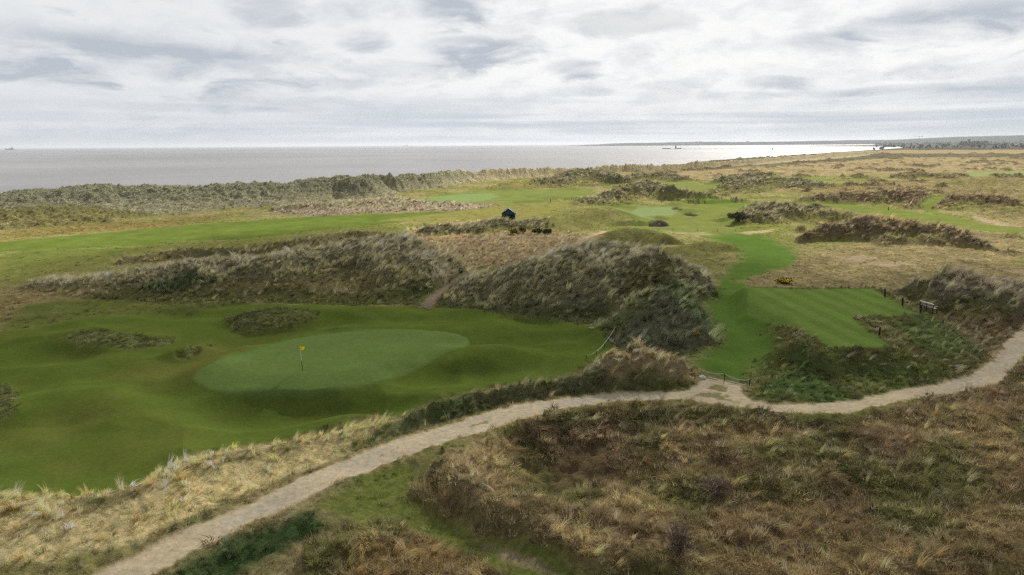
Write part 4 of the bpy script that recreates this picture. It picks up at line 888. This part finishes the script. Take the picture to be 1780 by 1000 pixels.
for y_, nm in ((-.02, 'front_gable'), (dp - .08, 'back_gable')):
    bm = bmesh.new(); tz = wh + .02; v = [bm.verts.new(q) for q in ((-wd_ / 2 + .02, y_, tz), (wd_ / 2 - .02, y_, tz), (0, y_, ph - .12))]; f = bm.faces.new(v); r = bmesh.ops.extrude_face_region(bm, geom=[f]); bmesh.ops.translate(bm, vec=(0, .08, 0), verts=[q for q in r['geom'] if isinstance(q, bmesh.types.BMVert)]); bmesh.ops.recalc_face_normals(bm, faces=bm.faces[:]); fin(nm, bm, M['teal'], t)
bm = bmesh.new(); bx(bm, (0, .05, wh - .1), (wd_ - .6, .09, .22)); fin('lintel', bm, M['teal'], t)
bm = bmesh.new(); bx(bm, (0, dp * .5, .02), (wd_ - .3, dp - .25, .08)); fin('floor_slab', bm, M['grey'], t)
bm = bmesh.new(); bx(bm, (0, dp - .45, .45), (wd_ - .4, .45, .06)); fin('inner_seat', bm, M['wood'], t)

# litter bin at the top of the sandy path
p = at(801, 474.5); t = thing('litter_bin', p, 'dark litter bin with a white notice beside the sandy gap between the dunes', 'bin')
bm = bmesh.new(); tube(bm, [(0, 0, -.1), (0, 0, .62)], .26, 14, .30); fin('bin_body', bm, M['binm'], t, smooth=False)
bm = bmesh.new(); tube(bm, [(0, 0, .64), (0, 0, .72), (0, 0, .80)], .33, 14, .20); fin('lid', bm, M['binm'], t)
bm = bmesh.new(); bx(bm, (.10, -.315, .53), (.30, .02, .13), Matrix.Rotation(.25, 4, 'Z')); fin('notice', bm, M['white'], t)

# bench
pa, pb = at(1603, 537), at(1618, 543); L = 2.0; ang = math.atan2(pb.y - pa.y, pb.x - pa.x); mid = (pa + pb) / 2; mid.z = gz(mid.x, mid.y)
t = thing('park_bench', mid, 'weathered pale wooden bench with a backrest and armrests facing away beside the tee', 'bench', rz=ang)
for k_ in (0,):
    bm = bmesh.new()
    for i in range(4): bx(bm, (0, .10 + i * .12, .45), (L, .10, .035))
    fin('seat', bm, M['pale'], t)
    bm = bmesh.new(); bx(bm, (0, -.05, .93), (L, .10, .09))
    fin('top_rail', bm, M['white'], t)
    bm = bmesh.new()
    for i in range(12): bx(bm, (-L / 2 + .13 + i * (L - .26) / 11, -.02, .70), (.095, .025, .36))
    bx(bm, (0, -.02, .52), (L - .1, .03, .06)); fin('backrest', bm, M['grey'], t)
for sx in (-1, 1):
    bm = bmesh.new(); bx(bm, (sx * (L / 2 - .04), .27, .68), (.09, .62, .045)); fin('armrest', bm, M['pale'], t)
    for y_, h_ in ((-.04, .90), (.50, .66)):
        bm = bmesh.new(); bx(bm, (sx * (L / 2 - .05), y_, h_ / 2 - .05), (.075, .075, h_ + .1)); fin('leg', bm, M['wood'], t)
bm = bmesh.new(); bx(bm, (0, -.04, .42), (.075, .075, .94)); fin('middle_leg', bm, M['wood'], t)

# posts
def post(px, py, hpx, wpx, name, label, cat, group=None, lean_=(-.03, 0), mt='wood', cap=False):
    p = at(px, py); k_ = ppm(p); h = hpx / k_ / .95; r = max(wpx / k_ / 2, .012)
    bm = bmesh.new(); tube(bm, [(0, 0, -.25), (lean_[0] * h, lean_[1] * h, h), (lean_[0] * h, lean_[1] * h, h + r * .35)], r, 9 if wpx > 2 else 6, r * .96)
    o = fin(name, bm, M[mt], None, p); tag(o, label, cat, group); return p + Vector((lean_[0] * h, lean_[1] * h, h))
G = 'dark wooden posts around the near tee'
post(1538, 515.5, 12.5, 2.9, 'wooden_post', 'dark wooden post at the back edge of the striped tee, farthest from the bench', 'post', G)
post(1569, 530.5, 12.5, 2.9, 'wooden_post', 'dark wooden post between the yellow flowers and the striped tee', 'post', G, (-.08, 0))
post(1600, 543.5, 12.5, 2.9, 'wooden_post', 'dark wooden post standing just in front of the bench', 'post', G, (.06, 0))
post(1528, 582.5, 13, 3.1, 'wooden_post', 'dark wooden post at the notch on the near side of the tee', 'post', G, (.05, 0))
G2 = 'short posts beside the far tees'
post(1354, 357, 4.6, 1.3, 'tee_post', 'left one of the two short posts at the end of the far narrow tee', 'post', G2)
post(1371, 358.5, 4.8, 1.3, 'tee_post', 'right one of the two short posts at the end of the far narrow tee', 'post', G2)
post(1544, 365.5, 5.0, 1.4, 'tee_post', 'short post midway along the far narrow tee', 'post', G2)
post(1701, 344.5, 4.2, 1.2, 'tee_post', 'short post on the small raised tee above the dark scrub at far right', 'post', G2)
post(957, 351.5, 5, 1.2, 'tee_post', 'short dark post in the olive mound behind the hut', 'post', G2)
G3 = 'thin stakes across the fairway before the pot bunker'
for x_, y_ in ((1011, 402), (1033, 402), (1144, 401), (1170, 401), (1212, 402), (1247, 402), (1279, 402)):
    post(x_, y_, 4.0, .7, 'thin_stake', 'thin dark stake in the short grass before the pot bunker', 'stake', G3)
# rope barriers
def rope(tops, label, sag=.10):
    pts = []
    for a, b in zip(tops[:-1], tops[1:]):
        for i in range(10):
            f_ = i / 10; q = a.lerp(b, f_); q.z -= sag * 4 * f_ * (1 - f_); pts.append(q - Vector((0, 0, .03)))
    pts.append(tops[-1]); o = None
    bm = bmesh.new(); c0 = pts[0].copy(); tube(bm, [q - c0 for q in pts], .028, 5); o = fin('rope', bm, M['rope'], None, c0); tag(o, label, 'rope')
GA = 'slim posts carrying the left rope'
ta = [post(x_, y_, h_, 1.3, 'rope_post', l_, 'post', GA, (0, 0), 'black') for x_, y_, h_, l_ in (
    (1070, 576, 8.5, 'slim dark post holding the top end of the left rope'), (1051, 604.5, 9, 'slim dark post at the middle of the left rope'), (1036.5, 618, 8, 'slim dark post near the low end of the left rope'), (1019, 623.5, 6, 'slim dark post at the low end of the left rope'))]
rope(ta, 'pale rope strung down the fairway edge left of the green-topped spur')
GB = 'slim posts carrying the rope above the gravel apron'
tb = [post(x_, y_, h_, 1.5, 'rope_post', l_, 'post', GB, (-.03, 0), 'black') for x_, y_, h_, l_ in (
    (1212, 648, 10, 'slim post of the right rope hidden in the knoll grass'), (1259.5, 661.5, 12, 'slim dark post in the middle of the gravel apron rope'), (1303, 671, 11, 'slim post of the right rope beside the pale bushy grass'))]
rope(tb, 'pale rope closing off the fairway above the gravel apron', .22)
# edging boards, stone, sign board
def plank(px0, py0, px1, py1, w_, h_, mt, name, label, cat, group=None):
    a, b = at(px0, py0), at(px1, py1); c = (a + b) / 2; d = b - a; q = Matrix.Rotation(math.atan2(d.y, d.x), 4, 'Z') @ Matrix.Rotation(-math.asin(max(-1, min(1, d.z / d.length))), 4, 'Y')
    bm = bmesh.new(); bx(bm, (0, 0, h_ * .35), (d.length, w_, h_), q); o = fin(name, bm, M[mt], None, c, .008); tag(o, label, cat, group)
plank(1231, 656.5, 1247, 661, .09, .07, 'pale', 'edging_board', 'pale timber edging board along the gravel apron nearest the white stone', 'edging board')
plank(1263, 662.5, 1296, 670.5, .09, .06, 'pale', 'edging_board', 'longer pale timber edging board along the gravel apron right of the rope post', 'edging board')
p = at(1221, 657.5); bm = bmesh.new(); bmesh.ops.create_icosphere(bm, subdivisions=3, radius=1.0)
for v in bm.verts: v.co = Vector((v.co.x * .30, v.co.y * .24, v.co.z * .17 + .06)) * (1 + .18 * math.sin(v.co.x * 5 + 1) * math.cos(v.co.y * 4))
tag(fin('stone', bm, M['stone'], None, p, smooth=True), 'white stone lying at the foot of the tan knoll', 'stone')
p = at(1028, 572.5); t = thing('sign_board', p, 'small white board on low legs at the fairway edge under the tall dune', 'sign', rz=.05)
bm = bmesh.new(); bx(bm, (0, 0, .17), (.58, .03, .15)); fin('board', bm, M['white'], t, bevel=.004)
for sx in (-1, 1):
    bm = bmesh.new(); bx(bm, (sx * .2, .03, .05), (.035, .03, .30)); fin('leg', bm, M['wood'], t)
# small white markers
def blob(px, py, w_px, h_px, name, label, cat, group=None, mt='white'):
    p = at(px, py); k_ = ppm(p); bm = bmesh.new(); r = w_px / k_ / 2; h = h_px / k_
    tube(bm, [(0, 0, -.05), (0, 0, h * .7), (0, 0, h)], r, 10, r * .6); tag(fin(name, bm, M[mt], None, p), label, cat, group)
blob(1146, 391.6, 2.4, 2.6, 'white_marker', 'small white marker standing in front of the dark pot bunker', 'marker')
for x_, y_, l_ in ((1484, 363.6, 'left'), (1500, 362.8, 'middle'), (1513, 362.6, 'right')):
    blob(x_, y_, 2.6, 1.4, 'tee_marker', l_ + ' one of the three white tee markers on the far narrow tee', 'tee marker', 'white tee markers on the far narrow tee')
blob(819, 337.5, 1.8, 3.2, 'white_marker', 'small white post at the back of the distant putting green', 'marker')
blob(917, 361.3, 1.6, 1.2, 'white_marker', 'small white marker on the fairway behind the hut, left one', 'marker'); blob(926, 361.6, 1.3, 1.0, 'white_marker', 'smaller white marker on the fairway behind the hut, right one', 'marker')
# fallen pale branches by the track
p = at(1661, 645); bm = bmesh.new(); rr_ = random.Random(3)
for i in range(9):
    a = rr_.uniform(-.9, .3); l_ = rr_.uniform(.5, 1.3); o_ = Vector((rr_.uniform(-.5, .5), rr_.uniform(-.4, .4), .28)); tube(bm, [o_ - Vector((math.cos(a), math.sin(a), -.1)) * l_ / 2, o_ + Vector((0, 0, .12)), o_ + Vector((math.cos(a), math.sin(a), .35)) * l_ / 2], .03, 5, .012)
tag(fin('fallen_branch', bm, M['pale'], None, p), 'pile of bleached fallen branches on the grass bank above the track bend', 'branches')

# bushes: stems inside a cloud of small leaf faces, blossom as a part of its own
def bush(px, py, wpx, hpx, label, leaf='gorse', bloom=0.0, cat='bush', group=None, name='gorse_bush', n=900, seed=1, twiggy=False, side=0.0):
    p = at(px, py); k_ = ppm(p); w_ = wpx / k_; h = hpx / k_; rg = np.random.default_rng(seed)
    t = thing(name, p, label, cat, group)
    bm = bmesh.new()
    for i in range(60 if twiggy else 14):
        a = rg.uniform(0, 6.28); s_ = rg.uniform(.2, 1.0); e = Vector((math.cos(a) * w_ * .46 * s_, math.sin(a) * w_ * .40 * s_, h * math.sqrt(max(.05, 1 - s_ * s_ * .8)) * rg.uniform(.75, 1.08)))
        mdl = e * .5 + Vector(rg.normal(0, .06 * w_, 3)); tube(bm, [Vector((rg.normal(0, .04 * w_), rg.normal(0, .04 * w_), -.1)), mdl, e], .022 if twiggy else .035, 4, .008)
        if twiggy:
            for q in range(7):
                f_ = rg.uniform(.3, .95); b0 = (mdl.lerp(e, (f_ - .5) * 2) if f_ > .5 else mdl * (f_ * 2)); b1 = b0 + Vector((rg.normal(0, .14 * w_), rg.normal(0, .14 * w_), abs(rg.normal(.10 * h, .12 * h)))); tube(bm, [b0, b1], .013, 3, .006)
    fin('stems', bm, M['twig'], t)
    cl = [(rg.uniform(-.32, .32), rg.uniform(-.28, .28), rg.uniform(.30, .72), rg.uniform(.20, .33)) for _ in range(13)]
    def quads(cnt, size, up_bias, inner):
        V, Fc = [], []
        for i in range(cnt):
            c = cl[rg.integers(0, len(cl))]; d = rg.normal(0, 1, 3); d /= np.linalg.norm(d)
            if up_bias and d[2] < -.1: d[2] = -d[2]
            if side and d[1] > .3: d[1] = -d[1]
            q = np.array(c[:3]) + d * c[3] * (rg.uniform(.55, 1.05) if inner else rg.uniform(.92, 1.12)); q[2] = max(q[2], .02)
            ctr = np.array([q[0] * w_, q[1] * w_ * .9, q[2] * h]); s_ = size * rg.uniform(.6, 1.4)
            u_ = rg.normal(0, 1, 3); u_ /= np.linalg.norm(u_); v_ = np.cross(u_, d); v_ /= np.linalg.norm(v_) + 1e-6
            b = len(V); V += [tuple(ctr - u_ * s_), tuple(ctr + v_ * s_ * .45), tuple(ctr + u_ * s_ * 1.1), tuple(ctr - v_ * s_ * .45)]; Fc.append((b, b + 1, b + 2, b + 3))
        return V, Fc
    if not twiggy:
        V, Fc = quads(n, .055 * w_ + .03, False, True); mesh_obj('foliage', V, Fc, M[leaf], t)
    if bloom:
        V, Fc = quads(int(n * bloom), .03 * w_ + .02, True, False); mesh_obj('blossom', V, Fc, M['bloom'], t)
bush(1360, 492.5, 30, 9.5, 'golden flowering gorse bush at the far edge of the near tee', bloom=1.2, seed=2, n=800)
GC = 'gorse bushes below the shelter hut'
bush(892, 408, 17, 13, 'gorse bush full of yellow blossom directly below the shelter hut', bloom=.55, seed=3, group=GC, side=1)
bush(908, 406, 14, 12, 'dark gorse bush with orange-yellow tips on its right flank', bloom=.28, seed=4, group=GC)
bush(935, 407, 18, 11, 'dark gorse with few yellow sprigs, left one of the dark pair near the hut', bloom=.06, seed=5, group=GC)
bush(951, 408.5, 18, 12, 'almost black gorse without blossom, right one of the dark pair near the hut', seed=6, group=GC)
bush(1206, 588, 16, 13, 'small gorse with bright yellow flowers on the right flank of the green-topped spur', bloom=.35, seed=7, n=500)
bush(1280, 384, 32, 15, 'round dark bush standing alone at the right edge of the far fairway', 'darkleaf', seed=8, name='dark_bush', n=1300)
bush(1582, 517, 8, 6.5, 'tiny clump of yellow flowers at the foot of the dark bank by the tee posts', bloom=2.2, seed=9, n=160, name='flower_clump', cat='flowers')
bush(1180, 958, 76, 50, 'purple-grey leafless shrub low in the middle of the foreground rough', seed=10, twiggy=True, name='bare_shrub', cat='shrub')
bush(1245, 858, 84, 30, 'dark leafless bramble thicket in the foreground hollow, above the purple shrub', seed=11, twiggy=True, name='bare_shrub', cat='shrub')

# ---- far away: ships, beacons, sea wall, town
p = at(17, 260.6, SEA); k_ = ppm(p); u = 1 / k_
t = thing('cargo_ship', p, 'dark-hulled ship with a reddish superstructure far out at sea on the left', 'ship')
bm = bmesh.new(); prof = [(-8, 3.4), (-7.8, 3.4), (-4.5, 2.6), (-3.5, 1.6), (7.5, 1.5), (8, 2.0)]
for sy in (-1, 1): pass
hw = 1.1
lo = [bm.verts.new(((x_ * .94 + (.5 if x_ < -7 else 0)) * u, sy * hw * u * (.2 if abs(x_) > 7.6 else .9), -1 * u)) for x_, z_ in prof for sy in (-1, 1)]
hi = [bm.verts.new((x_ * u, sy * hw * u * (.25 if abs(x_) > 7.7 else 1), z_ * .75 * u)) for x_, z_ in prof for sy in (-1, 1)]
for i in range(len(prof) - 1):
    for q in (0, 1): bm.faces.new((lo[2 * i + q], lo[2 * i + 2 + q], hi[2 * i + 2 + q], hi[2 * i + q]))
    bm.faces.new((hi[2 * i], hi[2 * i + 2], hi[2 * i + 3], hi[2 * i + 1]))
bm.faces.new((lo[0], hi[0], hi[1], lo[1])); bm.faces.new((lo[-2], lo[-1], hi[-1], hi[-2])); bmesh.ops.recalc_face_normals(bm, faces=bm.faces[:]); fin('hull', bm, M['hull'], t)
bm = bmesh.new(); bx(bm, (2.5 * u, 0, 1.9 * u), (8 * u, 1.6 * u, 1.4 * u)); bx(bm, (4.2 * u, 0, 2.9 * u), (3 * u, 1.3 * u, 1.0 * u)); fin('superstructure', bm, M['deck'], t)
bm = bmesh.new(); bx(bm, (4.4 * u, 0, 4.4 * u), (.5 * u, .5 * u, 2.4 * u)); bx(bm, (4.4 * u, 0, 4.9 * u), (2 * u, .4 * u, .35 * u)); fin('mast', bm, M['tower'], t)
p = at(705, 254.2, SEA); u = 1 / ppm(p); t = thing('distant_ship', p, 'tiny pale ship faint on the horizon above the middle of the sea', 'ship')
bm = bmesh.new(); bx(bm, (0, 0, .4 * u), (10 * u, 1.4 * u, 1.0 * u)); fin('hull', bm, M['rock'], t); bm = bmesh.new(); bx(bm, (2.5 * u, 0, 1.6 * u), (2.2 * u, 1 * u, 1.6 * u)); fin('superstructure', bm, M['rock'], t)

p = at(1174.5, 259.2, SEA); u = 1 / ppm(p); t = thing('harbour_beacon', p, 'dark stout beacon tower on the sea wall out in the bay', 'beacon tower')
bm = bmesh.new(); tube(bm, [(0, 0, -2 * u), (0, 0, 4.9 * u)], 1.35 * u, 12, 1.15 * u); fin('tower', bm, M['tower'], t)
bm = bmesh.new(); tube(bm, [(0, 0, 4.9 * u), (0, 0, 5.5 * u), (0, 0, 6.0 * u)], 1.0 * u, 12, .3 * u); fin('lantern', bm, M['tower'], t)
bm = bmesh.new(); bx(bm, (5.6 * u, 0, .5 * u), (6 * u, 2 * u, 1.4 * u)); bx(bm, (4 * u, 0, 1.3 * u), (2 * u, 1.4 * u, .6 * u)); fin('platform', bm, M['hull'], t)
bm = bmesh.new(); tube(bm, [(9 * u, 0, 0), (9 * u, 0, 5 * u)], .16 * u, 5); fin('mast', bm, M['tower'], t)
a, b = at(1152, 259.3, SEA), at(1420, 259.6, SEA); bm = bmesh.new(); rr_ = random.Random(9)
for i in range(240):
    f_ = i / 239; q = a.lerp(b, f_) - a; hh = (1.3 if f_ < .03 or (.035 < f_ < .06) else rr_.uniform(.15, .5)) * u
    bx(bm, (q.x + rr_.uniform(-.3, .3) * u, q.y + rr_.uniform(-3, 3) * u, 0), ((1.4) * u, 3 * u, hh * 2), Matrix.Rotation(rr_.uniform(0, 1), 4, 'Z'))
tag(fin('sea_wall', bm, M['rock'], None, a), 'low rubble training wall running across the bay past the beacon tower', 'sea wall')
p = at(1343, 260.5, SEA); u = 1 / ppm(p); t = thing('harbour_beacon', p, 'smaller dark beacon standing in the shallows near the sand flats', 'beacon tower')
bm = bmesh.new(); tube(bm, [(0, 0, -1 * u), (0, 0, 3.2 * u)], .9 * u, 8, .6 * u); fin('tower', bm, M['tower'], t); bm = bmesh.new(); tube(bm, [(0, 0, 3.2 * u), (0, 0, 4.2 * u)], .8 * u, 8, .2 * u); fin('lantern', bm, M['tower'], t)
def far(px, dist, dz=0.0):
    d = ray(px, 250); a = math.atan2(d[0], d[1]); x, y = dist * math.sin(a), dist * math.cos(a); return Vector((x, y, max(gz(x, y), SEA) + dz))
p = far(1684, 3450); t = thing('brick_tower', p, 'tall square tower standing before the dark trees of the far town', 'tower')
u = 1 / ppm(p); bm = bmesh.new(); bx(bm, (0, 0, 5 * u), (2.6 * u, 2.6 * u, 12 * u)); fin('tower', bm, M['brickm'], t); bm = bmesh.new(); bx(bm, (0, 0, 11.4 * u), (3.1 * u, 3.1 * u, .8 * u)); fin('parapet', bm, M['tower'], t)
p = far(1596.5, 5600); u = 1 / ppm(p); t = thing('tower_crane', p, 'thin tower crane rising above the white houses of the far town', 'crane')
bm = bmesh.new(); bx(bm, (0, 0, 7 * u), (.5 * u, .5 * u, 16 * u)); fin('mast', bm, M['steel'], t); bm = bmesh.new(); bx(bm, (-1.5 * u, 0, 14.6 * u), (14 * u, .3 * u, .35 * u)); fin('jib', bm, M['steel'], t); bm = bmesh.new(); bx(bm, (5.2 * u, 0, 14.4 * u), (1.2 * u, .5 * u, 1.1 * u)); fin('counterweight', bm, M['tower'], t)
# town houses: one built, the rest copied
def house():
    t = thing('town_house', (0, 0, 0), 'small pale house of the far town on the right', 'house', 'houses of the far town')
    bm = bmesh.new(); bx(bm, (0, 0, 2.5), (14, 9, 7)); fin('wall', bm, M['house'], t)
    bm = bmesh.new(); v = [bm.verts.new(q) for q in ((-7.4, -5, 6.02), (7.4, -5, 6.02), (7.4, 5, 6.02), (-7.4, 5, 6.02), (-7.4, 0, 9.6), (7.4, 0, 9.6))]
    for f_ in ((0, 1, 5, 4), (2, 3, 4, 5), (0, 4, 3), (1, 2, 5), (0, 3, 2, 1)): bm.faces.new([v[q] for q in f_])
    fin('roof', bm, M['slate'], t); return t
h0 = house(); rr_ = random.Random(21)
spots = [(rr_.uniform(1530, 1680), rr_.uniform(4900, 6000)) for _ in range(34)] + [(rr_.uniform(1690, 1790), rr_.uniform(5200, 7600)) for _ in range(44)] + [(x_, 4700) for x_ in (1527, 1533, 1562, 1590, 1600, 1610, 1618, 1624, 1640, 1655)] + [(x_, 9000) for x_ in (1186, 1199, 1203, 1214, 1258, 1300, 1420)]
for i, (x_, d_) in enumerate(spots):
    o = h0 if i == 0 else h0.copy()
    if i:
        COL.objects.link(o)
        for ch in list(h0.children):
            c = ch.copy(); COL.objects.link(c); c.parent = o
    o.location = far(x_, d_); s_ = rr_.uniform(.9, 2.0) * (2.0 if d_ == 9000 else 1.0); o.scale = (s_ * rr_.uniform(.8, 1.6), s_, s_ * .9); o.rotation_euler = (0, 0, rr_.uniform(-.5, .5))
    if d_ == 9000: o['label'] = 'pale building on the low coast across the bay'; o['group'] = 'pale buildings across the bay'
# dark woods and scrub of the far town, seen as masses
def wood(name, label, items, seed):
    rg = np.random.default_rng(seed); V, Fc = [], []
    for x_, d_, hpx, cnt in items:
        for q in range(cnt):
            p = far(x_ + rg.uniform(-1, 1), d_ + rg.uniform(-60, 60)); u = 1 / ppm(p); r = hpx * u * rg.uniform(.5, .8); hh = hpx * u * rg.uniform(.75, 1.1)
            for z_ in range(26):
                d = rg.normal(0, 1, 3); d /= np.linalg.norm(d); c = np.array([p.x, p.y, p.z + hh * .5]) + d * np.array([r * .6, r * .6, hh * .5]); a_ = rg.normal(0, 1, 3); a_ /= np.linalg.norm(a_); b_ = np.cross(a_, d); s_ = r * .45
                b = len(V); V += [tuple(c - a_ * s_), tuple(c - b_ * s_), tuple(c + a_ * s_), tuple(c + b_ * s_)]; Fc.append((b, b + 1, b + 2, b + 3))
    tag(mesh_obj(name, V, Fc, M['treefar']), label, 'trees', kind='stuff')
rg = np.random.default_rng(5)
wood('wood', 'dark block of trees behind the square tower in the far town', [(x_, 4300, 5.5 + 1.6 * math.sin(i * 1.3), 3) for i, x_ in enumerate(np.linspace(1670, 1717, 34))], 31)
wood('wood', 'scattered dark trees and hedges among the far town houses', [(rg.uniform(1520, 1790), rg.uniform(2500, 7400), rg.uniform(2, 4), 2) for _ in range(230)] + [(x_, 3900, 4.2, 3) for x_ in (1540, 1545, 1550, 1555, 1600, 1604, 1640, 1648, 1690, 1730, 1760, 1775)], 32)

# ------------------------------------------------------------------ haze: the air over land and sea
mt, n, out = mat('air'); pvn = n.new('ShaderNodeVolumePrincipled'); pvn.inputs['Color'].default_value = rgb(.80, .86, .95); pvn.inputs['Density'].default_value = 0.00005; pvn.inputs['Anisotropy'].default_value = .25
n.l.new(pvn.outputs[0], out.inputs['Volume'])
bm = bmesh.new(); bx(bm, (0, B / 2 - 1000, 45), (2.2 * B, B + 3000, 150)); tag(fin('haze', bm, mt), 'pale blue haze lying over the sea and the far coast', 'haze', kind='stuff')
